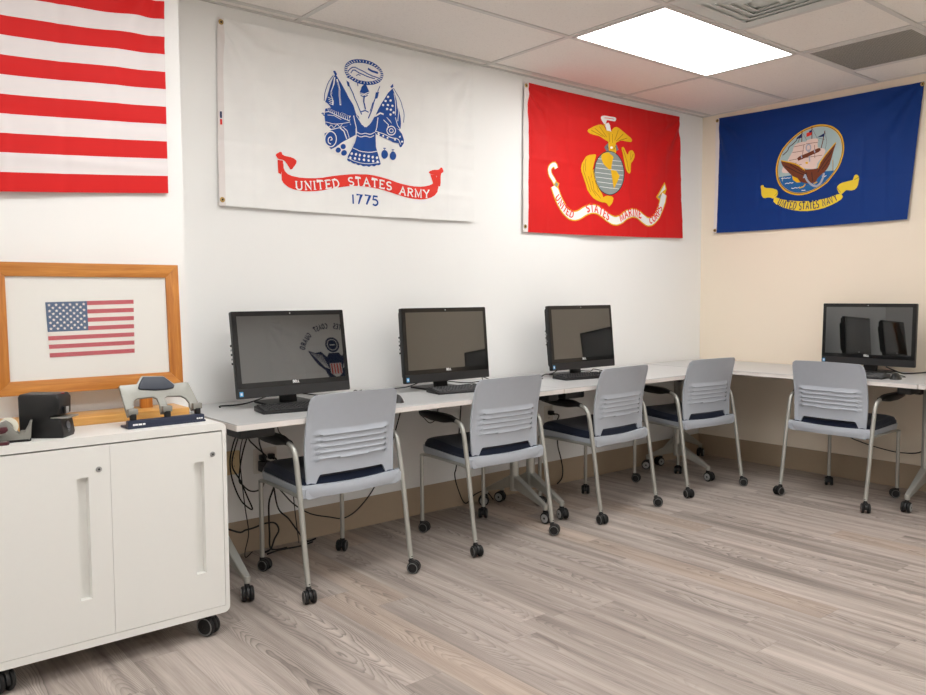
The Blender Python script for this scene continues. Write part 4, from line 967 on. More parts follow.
# ------------------------------------------------------------------ casters
def caster(parent, loc, rz, h=.075, wheel_r=.027, plain_hub=False, tilt=0.0):
    """twin-wheel caster: stem, hood and two wheels; loc is the top of the stem's footprint on the floor"""
    b = MB()
    b.disc((0, 0, h - .010), (0, 0, 1), .0085, .026, 'black_plastic', 14, .002)
    b.disc((0, 0, h - .021), (0, 0, 1), .013, .008, 'black_plastic', 16, .002)
    hood = [(-.006, wheel_r * 1.0)] ; r2 = wheel_r * 1.04
    out = arc(-.012, wheel_r, r2, r2, -10, 190, 16); out += [(-.012 - r2 * .35, wheel_r * .72), (-.012 + r2 * .35, wheel_r * .72)]
    b.prism(out, .012, 'black_plastic', Matrix.Translation((0, .006, 0)) @ RX90, .0015)
    b.box((0, 0, wheel_r * 2 - .001), (.020, .020, .016), 'black_plastic', .003)
    o = b.build('caster', parent, loc); o.rotation_euler = (0, 0, rz)
    for s in (-1, 1):
        w = MB(); yc = s * .0155
        w.disc((-.012, yc, wheel_r), (0, 1, 0), wheel_r, .017, 'black_rubber', 26, .004)
        w.disc((-.012, yc + s * .0085, wheel_r), (0, 1, 0), wheel_r * .74, .003, 'hub_grey' if plain_hub else 'black_plastic', 22, .001)
        if not plain_hub:
            w.lathe([(wheel_r * .80, 0), (wheel_r * .80, .0012), (wheel_r * .88, .0012), (wheel_r * .88, 0)], 'caster_ring', 24, Matrix.Translation((-.012, yc + s * .0085 - (.0012 if s < 0 else 0), wheel_r)) @ RX90 @ Matrix.Scale(-1, 4, (0, 0, 1)) if s > 0 else Matrix.Translation((-.012, yc + s * .0085, wheel_r)) @ RX90)
        w.disc((-.012, yc + s * .0095, wheel_r), (0, 1, 0), wheel_r * .2, .003, 'black_plastic', 12, .001)
        w.build('wheel', o)
    return o

# ------------------------------------------------------------------ chairs (front towards local +Y)
def make_chair():
    t = thing('office_chair', 'chair', 'chair')
    # seat shell: shallow tray with rounded plan, a rail at the rear
    def plan(y): return .222 + .016 * sst(.22, -.2, y) - .030 * sst(.17, .235, y) ** 2
    b = MB(); ny = 24; vs = []; fs = []
    prof = [(-1, .446), (-1.0, .438), (-.99, .412), (-.95, .404), (.95, .404), (.99, .412), (1.0, .438), (1, .446)]
    k = len(prof)
    for j in range(ny + 1):
        y = -.208 + .445 * j / ny; w = plan(y); dz = .012 * sst(-.15, .237, y)
        for (a, z) in prof: vs.append((a * w, y, z + dz))
    for j in range(ny):
        for i in range(k - 1): fs.append((j * k + i, j * k + i + 1, (j + 1) * k + i + 1, (j + 1) * k + i))
        fs.append((j * k + k - 1, j * k, (j + 1) * k, (j + 1) * k + k - 1))
    fs.append(list(range(k))[::-1]); fs.append([ny * k + i for i in range(k)])
    b.raw(vs, fs, 'chair_plastic')
    def rail(u, v, o):
        x = (u - .5) * .506; return (x, -.222 + .030 * (abs(x) / .25) ** 2 + o, .408 + .047 * v + .004 * (abs(x) / .25) ** 2 * 1.5)
    b.slab_sheet(lambda u, v: rail(u, v, -.006 - .004 * sin(pi * v)), lambda u, v: rail(u, v, .018), 20, 6, 'chair_plastic')
    b.build('seat_shell', t)
    # cushion: domed pad
    b = MB(); n = 26
    def pad(u, v, top):
        y = -.190 + .418 * v; w = plan(y) - .006; x = (2 * u - 1)
        e = (1 - abs(x) ** 6) * (1 - abs(2 * v - 1) ** 8)
        wf = .016 * sst(.12, .228, y) - .024 * sst(-.15, .22, y)
        z = .445 - wf * .5 + (.010 + .034 * e ** .35 + .006 * (x * x) - .010 * (1 - x * x) * sst(-.19, 0, y) * sst(.2, 0, y) - wf * .5 if top else 0)
        return (x * w, y, z)
    b.slab_sheet(lambda u, v: pad(u, v, True), lambda u, v: pad(u, v, False), n, n, 'seat_navy'); b.build('seat_cushion', t)
    # backrest: curved panel with five pressed louvres and an arched opening above the rail
    def back(u, v, o):
        a = abs(2 * u - 1); zb = .496 - .052 * sst(.70, .87, a)
        zt = .838 - .006 * a ** 2 - .012 * sst(.90, 1.0, a) ** 2
        z = zb + (zt - zb) * v; q = (z - .45) / .39
        w = .219 + .006 * sin(pi * min(1, max(0, q))) - .008 * sst(.80, 1.0, q) ** 2
        x = (2 * u - 1) * w
        y = -.196 - .034 * q - .030 * q * q + .018 * sin(pi * min(1, max(0, q)) * .9) * .6 + .028 * a ** 2.2 * (.6 + .4 * sst(0.05, .5, q))
        rip = 0.0
        m = 1 - sst(.74, .88, a)
        for k in range(5):
            zc = .560 + k * .0255; d = (z - zc) / .0255
            if 0 <= d < 1: rip = (1 - d) ** 1.3 * .011
        y -= rip * m
        # raised rim
        y -= .004 * sst(.90, .98, a)
        return (x, y + o, z)
    b = MB(); b.slab_sheet(lambda u, v: back(u, v, -.004), lambda u, v: back(u, v, .005), 64, 96, 'chair_plastic')
    b.build('backrest', t, sharp=60)
    for s in (-1, 1):
        # rear leg runs up, bends and carries the arm
        b = MB()
        path = smooth_path([(s * .262, -.258, .066), (s * .262, -.236, .20), (s * .261, -.207, .40), (s * .260, -.176, .565)], 3)
        path += smooth_path([(s * .260, -.168, .592), (s * .260, -.148, .616), (s * .260, -.115, .628), (s * .260, -.06, .633)], 4) + [Vector((s * .260, .14, .640))]
        b.tube(path, .0115, 'steel_tube', 14); b.build('rear_leg', t)
        b = MB()
        def arm(u, v, top):
            y = -.118 + .275 * u; zc = .634 + .006 * u + (.010 if top else -.006) + (.004 * sin(pi * u) if top else -.012 * sst(.0, .35, u) * sst(1, .6, u))
            w = .017 + .007 * sst(.0, .4, u) - .008 * sst(.9, 1, u); x = (2 * v - 1)
            return (s * .260 + x * w, y, zc + ((1 - abs(x) ** 5) * .006 if top else -(1 - abs(x) ** 5) * .006) - .010 * sst(.22, 0, u) * (1 if top else 0))
        b.slab_sheet(lambda u, v: arm(u, v, True), lambda u, v: arm(u, v, False), 18, 10, 'black_plastic'); b.build('armrest', t, sharp=60)
        b = MB(); b.tube([(s * .214, .222, .060), (s * .214, .222, .25), (s * .214, .222, .412)], .0105, 'steel_tube', 14)
        b.tube(smooth_path([(s * .214, .222, .408), (s * .222, .15, .416), (s * .25, -.12, .418), (s * .258, -.20, .414)], 4), .008, 'steel_tube', 10); b.build('front_leg', t)
        b = MB(); b.span((s * .246 - .012, -.206, .408), (s * .246 + .012, -.178, .452), 'chair_plastic', .005); b.build('leg_socket', t)
        caster(t, (s * .262, -.260, 0), radians(100 + 25 * s)); caster(t, (s * .214, .222, 0), radians(80 - 40 * s))
    return t
chair = make_chair()
CHAIRS = [(-3.588, -.512, 2.0, 'grey chair with navy seat nearest the white cabinet, pulled up to the leftmost monitor'),
          (-2.688, -.512, 0.5, 'grey chair with navy seat second from the white cabinet, below the second monitor'),
          (-1.835, -.526, 3.5, 'grey chair with navy seat third from the white cabinet, beside the monitor nearest the corner'),
          (-.962, -.534, -5.0, 'grey chair with navy seat at the corner of the desks, with no monitor before it'),
          (-.507, -1.372, -92.5, 'grey chair with navy seat facing the cream wall, below the blue flag')]
for i, (x, y, a, lb) in enumerate(CHAIRS):
    o = chair if i == 0 else copy_tree(chair)
    o.location = (x, y, 0); o.rotation_euler = (0, 0, radians(a)); tag(o, lb, 'chair', 'grey rolling chairs at the computer desks')

# ------------------------------------------------------------------ desks
TZ = .74
def make_table(name, label, L, loc, rz, la=.075, lb=.075):
    """length L along local X from 0, wall at local Y=0, sitter at -Y"""
    t = thing(name, label, 'desk', loc, rz, 'white rolling desks along the walls')
    b = MB(); b.span((0, -.70, TZ - .004), (L, -.012, TZ), 'laminate', .0012, 1); b.span((0.0005, -.6995, TZ - .027), (L - .0005, -.0125, TZ - .0035), 'laminate_edge', .002, 1)
    b.build('tabletop', t)
    b = MB(); b.span((la, -.40, TZ - .062), (L - lb, -.36, TZ - .028), 'black_plastic', .003); b.span((la, -.30, TZ - .052), (L - lb, -.27, TZ - .028), 'black_plastic', .003); b.build('under_rail', t)
    for x in (la, L - lb):
        b = MB()
        b.span((x - .03, -.64, TZ - .040), (x + .03, -.14, TZ - .026), 'black_plastic', .004)
        b.span((x - .045, -.665, TZ - .066), (x + .105 if x < L / 2 else x + .03, -.53, TZ - .026), 'black_plastic', .006)
        b.prism([(-.12, 0), (.12, 0), (.05, -.055), (-.05, -.055)], .036, 'black_plastic', Matrix.Translation((x - .018, -.35, TZ - .036)) @ Matrix.Rotation(radians(90), 4, 'Z') @ RX90 @ Matrix.Scale(-1, 4, (0, 0, 1)), .004)
        b.build('flip_bracket', t)
        g = MB(); g.tube([(x, -.35, .135), (x, -.35, .40), (x, -.35, TZ - .06)], .025, 'steel_tube', 24); g.build('column', t)
        for s in (-1, 1):
            f = MB(); y = lambda d: -.35 + s * d
            # tapered foot: deep at the column, thin at the tip
            vs = []; fs = []; n = 8
            for k in range(n + 1):
                u = k / n; d = .018 + .232 * u; top = .222 - .122 * u; bot = .152 - .070 * u; w = .021 - .007 * u
                vs += [(x - w, y(d), bot), (x + w, y(d), bot), (x + w, y(d), top - .004), (x + w - .004, y(d), top), (x - w + .004, y(d), top), (x - w, y(d), top - .004)]
            for k in range(n):
                for i in range(6): fs.append((k * 6 + i, k * 6 + (i + 1) % 6, (k + 1) * 6 + (i + 1) % 6, (k + 1) * 6 + i))
            fs += [list(range(6))[::-1], [n * 6 + i for i in range(6)]]
            f.raw(vs, fs, 'steel_tube'); f.disc((x, y(.245), .086), (0, 0, 1), .014, .03, 'steel_tube', 16, .002); f.build('foot', t)
            caster(t, (x, y(.245), 0), radians(-70 * s + (x * 37 % 40)), h=.078, wheel_r=.031, plain_hub=True)
    return t
GAP = .004
make_table('computer_desk', 'white desk along the white wall next to the cabinet, holding the two leftmost monitors', 1.832, (-4.095, 0, 0), 0, .075, .035)
make_table('computer_desk', 'white desk in the corner along the white wall, holding the third monitor', 1.545, (-2.263 + GAP, 0, 0), 0, .09, .055)
make_table('computer_desk', 'white desk along the cream wall with one monitor, below the blue flag', 1.836, (0, -.012, 0), radians(-90))
make_table('computer_desk', 'white desk end at the right edge of the photo along the cream wall', 1.83, (0, -.012 - 1.836 - GAP, 0), radians(-90))

# ------------------------------------------------------------------ all-in-one computers (screen towards local -Y, base on the desk)
def make_monitor(tilt):
    t = thing('computer_monitor', 'm', 'monitor')
    T = Matrix.Translation((0, -.115, .24)) @ Matrix.Rotation(radians(-tilt), 4, 'X')
    w, h = .567, .386
    def P(p): return T @ Vector(p)
    b = MB()
    b.prism(rrect(w, h, .006, 3), .024, 'black_plastic', T @ RX90 @ Matrix.Translation((0, 0, -.024)), .002)
    # swelling back with ports on the side
    b.prism(rrect(w - .012, h - .03, .02, 4), .018, 'black_plastic', T @ Matrix.Translation((0, .041, .006)) @ RX90, .006)
    b.prism(rrect(w - .05, h - .12, .03, 4), .022, 'black_plastic', T @ Matrix.Translation((0, .062, .01)) @ RX90, .008)
    b.build('housing', t)
    b = MB()
    b.prism(rrect(w - .004, h - .046, .004, 3), .0015, 'black_glossy', T @ Matrix.Translation((0, .0002, .021)) @ RX90); b.build('bezel', t)
    b = MB(); b.prism(rrect(.522, .297, .001, 1), .0008, 'screen_glass', T @ Matrix.Translation((0, -.0012, .022)) @ RX90); b.build('screen', t)
    b = MB(); b.prism(rrect(w - .004, .042, .003, 3), .0016, 'chin_plastic', T @ Matrix.Translation((0, .0002, -h / 2 + .0225)) @ RX90); b.build('chin', t)
    b = MB(); b.disc(P((0, -.0016, h / 2 - .012)), T.to_3x3() @ Vector((0, 1, 0)), .0035, .0012, 'hub_grey', 12); b.build('webcam', t)
    b = MB()
    for (cx, sz, key, d) in ((0, .017, 'sticker_blue', .0018), (0, .009, 'white_print', .0022)):
        b.prism(rrect(sz, sz * 1.25, .001, 2), .0006, key, T @ Matrix.Translation((-w / 2 + .016, -d + .0004, -h / 2 + .020)) @ RX90)
    b.build('sticker', t)
    b = MB()
    for st, wd in text_strokes('DELL', [(-.0165, -.1385), (.0165, -.1385)], .0105, False, .26):
        L, R = ribbon(st, wd)
        for k in range(len(L) - 1):
            vs = [P((p[0], d, p[1])) for d in (-.0015, -.0024) for p in (L[k], R[k], R[k + 1], L[k + 1])]
            b.raw(vs, [(0, 1, 2, 3), (7, 6, 5, 4), (0, 4, 5, 1), (1, 5, 6, 2), (2, 6, 7, 3), (3, 7, 4, 0)], 'white_print')
    b.build('logo', t)
    b = MB()
    for z in (.045, .025, .005, -.015, -.035): b.box(P((-w / 2 + .004, .035, z)), (.006, .012, .009), 'hub_grey' if z in (.025, -.015) else 'black_rubber', .001, 1, T.to_3x3())
    b.build('side_ports', t)
    b = MB()
    b.prism(rrect(.235, .19, .02, 5), .009, 'black_plastic', Matrix.Translation((0, -.025, 0.0)), .003)
    b.box((0, -.045, .085), (.082, .026, .17), 'black_plastic', .006, 2, Matrix.Rotation(radians(-10), 3, 'X')); b.build('stand', t)
    return t
MONS = [(-3.638, -.185, 0, 9.0, 'black desktop monitor leftmost of the row, nearest the white cabinet, screen off'),
        (-2.737, -.185, 0, 5.0, 'black desktop monitor second from the white cabinet, standing between the first two chairs'),
        (-1.676, -.185, 0, 5.6, 'black desktop monitor on the white wall side nearest the corner, below the red flag'),
        (-.105, -1.360, -88.8, 1.8, 'black desktop monitor before the cream wall, below the blue flag'),
        (-.115, -2.93, -90, 4.0, 'black desktop monitor right of the photo, dark rectangle reflected in the second screen')]
for i, (x, y, a, tl, lb) in enumerate(MONS):
    o = make_monitor(tl)
    o.location = (x, y, TZ); o.rotation_euler = (0, 0, radians(a)); tag(o, lb, 'monitor', 'black computers on the desks')

def make_keyboard():
    t = thing('keyboard', 'k', 'keyboard')
    b = MB(); vs = [(-.221, -.068, 0), (.221, -.068, 0), (.221, .068, 0), (-.221, .068, 0), (-.221, -.068, .010), (.221, -.068, .010), (.221, .068, .024), (-.221, .068, .024)]
    b.raw(vs, [(3, 2, 1, 0), (4, 5, 6, 7), (0, 1, 5, 4), (1, 2, 6, 5), (2, 3, 7, 6), (3, 0, 4, 7)], 'black_plastic')
    bmesh.ops.bevel(b.bm, geom=list(b.bm.edges), offset=.004, segments=2, affect='EDGES', profile=.5); b.build('body', t)
    b = MB(); sl = math.atan2(.014, .136); R = Matrix.Rotation(sl, 3, 'X')
    def key(x, y, w, d=.0155): b.box((x, y, .0175 + (y) * tan_), (w, d, .007), 'chin_plastic', .0015, 1, R)
    tan_ = math.tan(sl)
    for r in range(6):
        y = .054 - r * .0198 - (.003 if r else 0)
        x = -.211
        if r == 5: wl = [.022, .022, .022, .108, .022, .022, .022, .022]
        else: wl = [.0165 + (.004 * r if k == 0 else 0) for k in range(14)]
        for wk in wl: key(x + wk / 2, y, wk - .0015); x += wk + .0017
        for c in range(3):
            if r != 3: key(.062 + c * .019, y, .0165)
        for c in range(4): key(.128 + c * .019 + .006, y, .0165)
    b.build('keys', t); return t
kb = make_keyboard()
KBS = [(-3.668, -.485, -9, 'black keyboard at the foot of the leftmost monitor'), (-2.700, -.440, -9, 'black keyboard at the foot of the second monitor from the cabinet'),
       (-1.735, -.405, -10, 'black keyboard at the foot of the monitor below the red flag'), (-.545, -1.395, -86, 'black keyboard mostly hidden by the chair before the cream wall')]
for i, (x, y, a, lb) in enumerate(KBS):
    o = kb if i == 0 else copy_tree(kb)
    o.location = (x, y, TZ); o.rotation_euler = (0, 0, radians(a)); tag(o, lb, 'keyboard', 'black keyboards on the desks')
def make_mouse():
    t = thing('computer_mouse', 'm', 'mouse'); b = MB()
    def shell(u, v):
        a = 2 * pi * u; rr = sin(pi / 2 * (1 - v)); y = .056 * cos(a) * rr; x = .031 * sin(a) * rr * (1 - .12 * cos(a))
        return (x, y, .036 * (1 - rr ** 2.4) * (1 - .25 * (y / .056)))
    b.sheet(shell, 28, 10, 'black_plastic'); bmesh.ops.remove_doubles(b.bm, verts=b.bm.verts, dist=1e-5); bmesh.ops.holes_fill(b.bm, edges=b.bm.edges, sides=0); b.build('body', t, sharp=60)
    b = MB(); b.disc((0, .028, .0285), (1, 0, 0), .009, .007, 'hub_grey', 18, .001); b.build('scroll_wheel', t); return t
ms = make_mouse()
for i, (x, y, a, lb) in enumerate([(-3.240, -.545, -8, 'black mouse on the desk, right of the chair before the leftmost monitor'), (-.500, -1.655, -80, 'black mouse on the desk before the cream wall')]):
    o = ms if i == 0 else copy_tree(ms)
    o.location = (x, y, TZ); o.rotation_euler = (0, 0, radians(a)); tag(o, lb, 'mouse', 'black mice on the desks')

# ------------------------------------------------------------------ white cabinet
CX0, CX1, CY0, CY1, CZ0, CZ1 = -5.010, -4.207, -.862, -.412, .084, .782
cw, chh = CX1 - CX0, CZ1 - CZ0
cab = thing('storage_cabinet', 'white metal two door storage cabinet on black casters beside the desk', 'cabinet', ((CX0 + CX1) / 2, CY0, 0))
def ring_prism(b, outer, inner, y0, y1, m):
    n = len(outer); vs = []
    for (lst, y) in ((outer, y0), (inner, y0), (outer, y1), (inner, y1)): vs += [(p[0], y, p[1]) for p in lst]
    fs = []
    for i in range(n):
        j = (i + 1) % n
        fs += [(i, j, n + j, n + i), (2 * n + i, 3 * n + i, 3 * n + j, 2 * n + j), (i, 2 * n + i, 2 * n + j, j), (n + i, n + j, 3 * n + j, 3 * n + i)]
    b.raw(vs, fs, m)
b = MB(); zc = (CZ0 + CZ1) / 2
outer = rrect(cw, chh, .022, 8, 0, zc); inner = rrect(cw - .030, chh - .052, .004, 8, 0, zc - .001)
ring_prism(b, outer, inner, 0, CY1 - CY0, 'cabinet_white')
b.span((-cw / 2 + .01, .025, CZ0 + .02), (cw / 2 - .01, .035, CZ1 - .02), 'cabinet_dark'); b.span((-cw / 2 + .01, CY1 - CY0 - .012, CZ0 + .02), (cw / 2 - .01, CY1 - CY0 - .002, CZ1 - .02), 'cabinet_white')
b.build('body', cab, sharp=25)
dz0, dz1 = zc - .001 - (chh - .052) / 2 + .002, zc - .001 + (chh - .052) / 2 - .005
for (xa, xb) in ((-cw / 2 + .0165, -.0005), (.0005, cw / 2 - .0165)):
    b = MB(); sx1 = xb - .068; sx0 = sx1 - .036; sz0, sz1 = .246, .650
    yf, yb = .001, .022
    b.span((xa, yf, dz0), (sx0, yb, dz1), 'cabinet_white'); b.span((sx1, yf, dz0), (xb, yb, dz1), 'cabinet_white')
    b.span((sx0, yf, dz0), (sx1, yb, sz0), 'cabinet_white'); b.span((sx0, yf, sz1), (sx1, yb, dz1), 'cabinet_white')
    d = b.build('door', cab)
    b = MB(); fs = [(0, 1, 5, 4), (1, 2, 6, 5), (2, 3, 7, 6), (3, 0, 4, 7), (4, 5, 6, 7)]
    i_ = .006; b.raw([(sx0, yf, sz0), (sx1, yf, sz0), (sx1, yf, sz1), (sx0, yf, sz1), (sx0 + .001, yb - .001, sz0 + .002), (sx1 - .004, yb - .001, sz0 + .002), (sx1 - .004, yb - .001, sz1 - .002), (sx0 + .001, yb - .001, sz1 - .002)], fs, 'cabinet_white')
    b.build('recessed_pull', d)
    b = MB(); lx = xb - .036; b.disc((lx, -.0005, .672), (0, 1, 0), .0095, .005, 'lock_metal', 22, .001); b.disc((lx, -.0032, .672), (0, 1, 0), .0035, .002, 'cabinet_dark', 16); b.box((lx, -.0044, .672), (.0012, .001, .006), 'black_rubber'); b.build('lock', d)
for (x, y) in ((-cw / 2 + .075, .03), (cw / 2 - .062, .03), (-cw / 2 + .075, .40), (cw / 2 - .062, .40)):
    c = caster(cab, (x, y, 0), radians(-60 if x > 0 else -75), h=.086, wheel_r=.037)
CT = CZ1

# framed flag picture standing on a wooden base
FX, FYY = -4.551, -.495
t = thing('picture_frame', 'wooden framed picture of a small striped flag, standing on the white cabinet', 'picture', (FX, FYY, CT))
LT = Matrix.Translation((0, 0, .112)) @ Matrix.Rotation(radians(-3), 4, 'X')
fw, fh, bw = .652, .466, .050
for (nm, outl, key) in (('frame_rail', [(-fw/2, 0), (fw/2, 0), (fw/2 - bw, bw), (-fw/2 + bw, bw)], 'oak_x'), ('frame_rail', [(-fw/2, fh), (-fw/2 + bw, fh - bw), (fw/2 - bw, fh - bw), (fw/2, fh)], 'oak_x'),
                        ('frame_rail', [(-fw/2, 0), (-fw/2 + bw, bw), (-fw/2 + bw, fh - bw), (-fw/2, fh)], 'oak_z'), ('frame_rail', [(fw/2, 0), (fw/2, fh), (fw/2 - bw, fh - bw), (fw/2 - bw, bw)], 'oak_z')):
    b = MB(); b.prism(outl, .022, key, LT @ RX90 @ Matrix.Translation((0, 0, -.011)), .002); b.build(nm, t)
b = MB(); b.span((-fw/2 + bw - .006, -.002, bw - .006), (fw/2 - bw + .006, .006, fh - bw + .006), 'paper_mat'); o = b.build('mat_board', t); o.matrix_local = LT
b = MB()
def qd(u, v):   # the small flag sits a little askew: corners tl, tr, br, bl
    tl, tr, br, bl = (-.152, .325), (.153, .332), (.148, .131), (-.146, .128)
    a = [tl[i] + (tr[i] - tl[i]) * u for i in (0, 1)]; c = [bl[i] + (br[i] - bl[i]) * u for i in (0, 1)]
    return (a[0] + (c[0] - a[0]) * v, -.0035, a[1] + (c[1] - a[1]) * v)
for k in range(13):
    u0 = .455 if k < 7 else 0; v0, v1 = k / 13, (k + 1) / 13
    b.raw([qd(u0, v0), qd(1, v0), qd(1, v1), qd(u0, v1)], [(0, 1, 2, 3)], 'print_red' if k % 2 == 0 else 'print_white')
b.raw([qd(0, 0), qd(.455, 0), qd(.455, 7/13), qd(0, 7/13)], [(0, 1, 2, 3)], 'print_blue')
for r in range(9):
    for c in range(6 if r % 2 == 0 else 5):
        cu = .455 * (c * 2 + (1 if r % 2 == 0 else 2)) / 12; cv = (7 / 13) * (r + 1) / 10; p = qd(cu, cv)
        vs = [(p[0] + (.0066 if k % 2 == 0 else .0027) * sin(k * pi / 5), -.0042, p[2] + (.0066 if k % 2 == 0 else .0027) * cos(k * pi / 5)) for k in range(10)]
        b.raw(vs, [list(range(10))], 'print_white')
o = b.build('flag_print', t); o.matrix_local = LT
b = MB(); b.span((-fw/2 + bw - .004, -.0085, bw - .004), (fw/2 - bw + .004, -.0065, fh - bw + .004), 'pane'); o = b.build('glass_pane', t); o.matrix_local = LT
b = MB(); b.span((-.312, -.105, 0), (.312, .06, .030), 'pine', .002); b.build('stand_base', t)
for x in (-.185, .185):
    b = MB(); b.span((x - .022, -.006, .028), (x + .022, .016, .16), 'oak_z', .002); b.build('stand_post', t)
b = MB(); b.disc((.245, -.05, .031), (0, 0, 1), .007, .004, 'silver_metal', 14, .001); b.build('screw_head', t)

# three-hole punch
t = thing('hole_punch', 'silver and navy three hole punch at the right end of the white cabinet top', 'hole punch', (-4.392, -.765, CT), radians(1.5))
b = MB(); b.prism([(-.138, -.030), (.138, -.030), (.138, .045), (-.138, .045)], .008, 'navy_plastic', None, .003)
b.prism(rrect(.272, .030, .006, 4), .024, 'navy_plastic', Matrix.Translation((0, -.014, .004)), .004); b.build('base', t)
sc_ = .000525
def pq(lst): return [((x - 448) * sc_, (470 - (y + .1 * (x - 190))) * sc_) for x, y in lst]
PT = Matrix.Translation((0, .004, 0)) @ Matrix.Rotation(radians(-26), 4, 'X')
lever = pq([(192, 180), (200, 172), (310, 160), (345, 108), (356, 100), (492, 96), (505, 100), (560, 150), (650, 137), (664, 142), (705, 290), (708, 330), (700, 345), (645, 352), (636, 320), (640, 292), (622, 262), (594, 246), (500, 247), (480, 262), (488, 310), (492, 360), (484, 372), (430, 376), (434, 310), (425, 266), (400, 254), (300, 266), (276, 280), (264, 305), (262, 392), (210, 398), (205, 330)])
b = MB(); b.prism(lever, .012, 'silver_metal', PT @ RX90, .003, 3); b.build('lever', t, sharp=50)
b = MB(); b.prism(pq([(312, 192), (322, 165), (352, 116), (360, 110), (490, 105), (500, 108), (552, 158), (560, 172), (548, 188), (500, 200), (420, 206), (350, 204), (320, 202)]), .012, 'handle_dark', PT @ Matrix.Translation((0, -.007, 0)) @ RX90, .004, 3); b.build('handle_pad', t, sharp=50)
for x in (-.112, .008, .118):
    b = MB(); b.disc((x, -.006, .034), (0, 0, 1), .0115, .030, 'black_plastic', 18, .002); b.box((x, -.002, .056), (.034, .022, .022), 'silver_metal', .004); b.build('punch_head', t)
b = MB()
for k, (x, w) in enumerate(((-.118, .006), (-.109, .010), (-.096, .012), (-.083, .008))): b.box((x, -.0298, .014), (w, .001, .006), 'white_print')
for k in range(3): b.box((.108 + k * .008, -.0298, .014), (.006, .001, .005), 'white_print')
b.build('print_marks', t)

# electric stapler
t = thing('electric_stapler', 'black electric stapler standing upright on the cabinet before the framed picture', 'stapler', (-4.770, -.758, CT), radians(-38))
b = MB()
side = [(-.070, 0), (.066, 0), (.070, .012), (.062, .060), (.030, .062), (.030, .070), (.058, .076), (.060, .128), (.050, .142), (-.066, .142), (-.072, .134)]
b.prism(side, .088, 'black_plastic', Matrix.Translation((0, .044, 0)) @ RX90, .006, 3); b.build('body', t, sharp=40)
b = MB(); b.span((.018, -.040, .063), (.084, .040, .068), 'silver_metal', .001); b.build('paper_tray', t)
b = MB(); b.box((.061, .004, .086), (.006, .022, .022), 'hub_grey', .001); b.box((.063, -.014, .088), (.006, .012, .024), 'black_rubber', .001); b.build('staple_slot', t)
b = MB(); b.box((.052, .0, .142), (.010, .006, .002), 'led_red'); b.build('indicator_light', t)
b = MB()
for k in range(3):
    rr = .013 - k * .004; b.lathe([(rr - .0012, 0), (rr - .0012, .0006), (rr, .0006), (rr, 0)], 'grey_print', 24, Matrix.Translation((.0672, .0, .038)) @ Matrix.Rotation(radians(-9), 4, 'Y') @ Matrix.Rotation(radians(90), 4, 'Y'))
for k in range(3): b.box((.0688, .0, .022 - k * .005), (.001, .018 - k * .005, .002), 'grey_print')
b.build('crest_print', t)

# tape dispenser
t = thing('tape_dispenser', 'silver tape dispenser with a white roll, left of the black electric stapler', 'tape dispenser', (-4.900, -.785, CT), radians(-12))
b = MB(); b.prism(rrect(.100, .050, .012, 4, .024), .008, 'black_rubber', None, .002); b.build('foot', t)
prof = [(-.070, .006), (.066, .006), (.072, .014), (.078, .062), (.072, .064), (.064, .050), (.046, .030), (.022, .026), (.002, .040), (-.012, .062), (-.030, .072), (-.052, .066), (-.068, .044)]
prof = [(.077 - (.077 - x) * .66, z) for x, z in prof]
b = MB()
for y in (-.024, .016): b.prism(prof, .008, 'silver_metal', Matrix.Translation((0, y + .008, 0)) @ RX90, .002)
b.span((.044, -.018, .006), (.070, .018, .032), 'silver_metal', .002); b.span((-.018, -.018, .006), (.05, .018, .02), 'silver_metal', .002)
b.prism([(.060, .030), (.070, .030), (.0775, .061), (.072, .062)], .040, 'silver_metal', Matrix.Translation((0, .02, 0)) @ RX90); b.build('body', t, sharp=40)
b = MB(); b.lathe([(.013, -.009), (.013, .009), (.028, .009), (.026, -.009)], 'tape_white', 32, Matrix.Translation((.012, 0, .050)) @ RX90); b.build('tape_roll', t)
b = MB()
for k in range(12): b.prism([(-.0016, 0), (.0016, 0), (0, .004)], .001, 'silver_metal', Matrix.Translation((.0775, -.0185 + k * .0034, .0605)) @ Matrix.Rotation(radians(90), 4, 'Z') @ RX90)
b.build('cutter_blade', t)

# hand stapler
t = thing('hand_stapler', 'dark maroon hand stapler on the cabinet front edge, cut by the left photo border', 'stapler', (-4.958, -.832, CT), radians(-14))
b = MB(); b.prism([(-.062, -.014), (.056, -.014), (.062, -.006), (.062, .006), (.056, .014), (-.062, .014)], .010, 'maroon', None, .003); b.box((.046, 0, .0105), (.018, .014, .002), 'silver_metal', .0005); b.build('base', t)
b = MB(); b.prism([(-.064, .008), (-.040, .024), (.052, .038), (.060, .046), (.056, .056), (-.030, .050), (-.064, .034)], .026, 'maroon', Matrix.Translation((0, .013, 0)) @ RX90, .003); b.build('arm', t)
b = MB(); b.prism([(-.05, .018), (.056, .033), (.056, .040), (-.05, .026)], .018, 'silver_metal', Matrix.Translation((0, .009, 0)) @ RX90, .001); b.build('magazine', t)

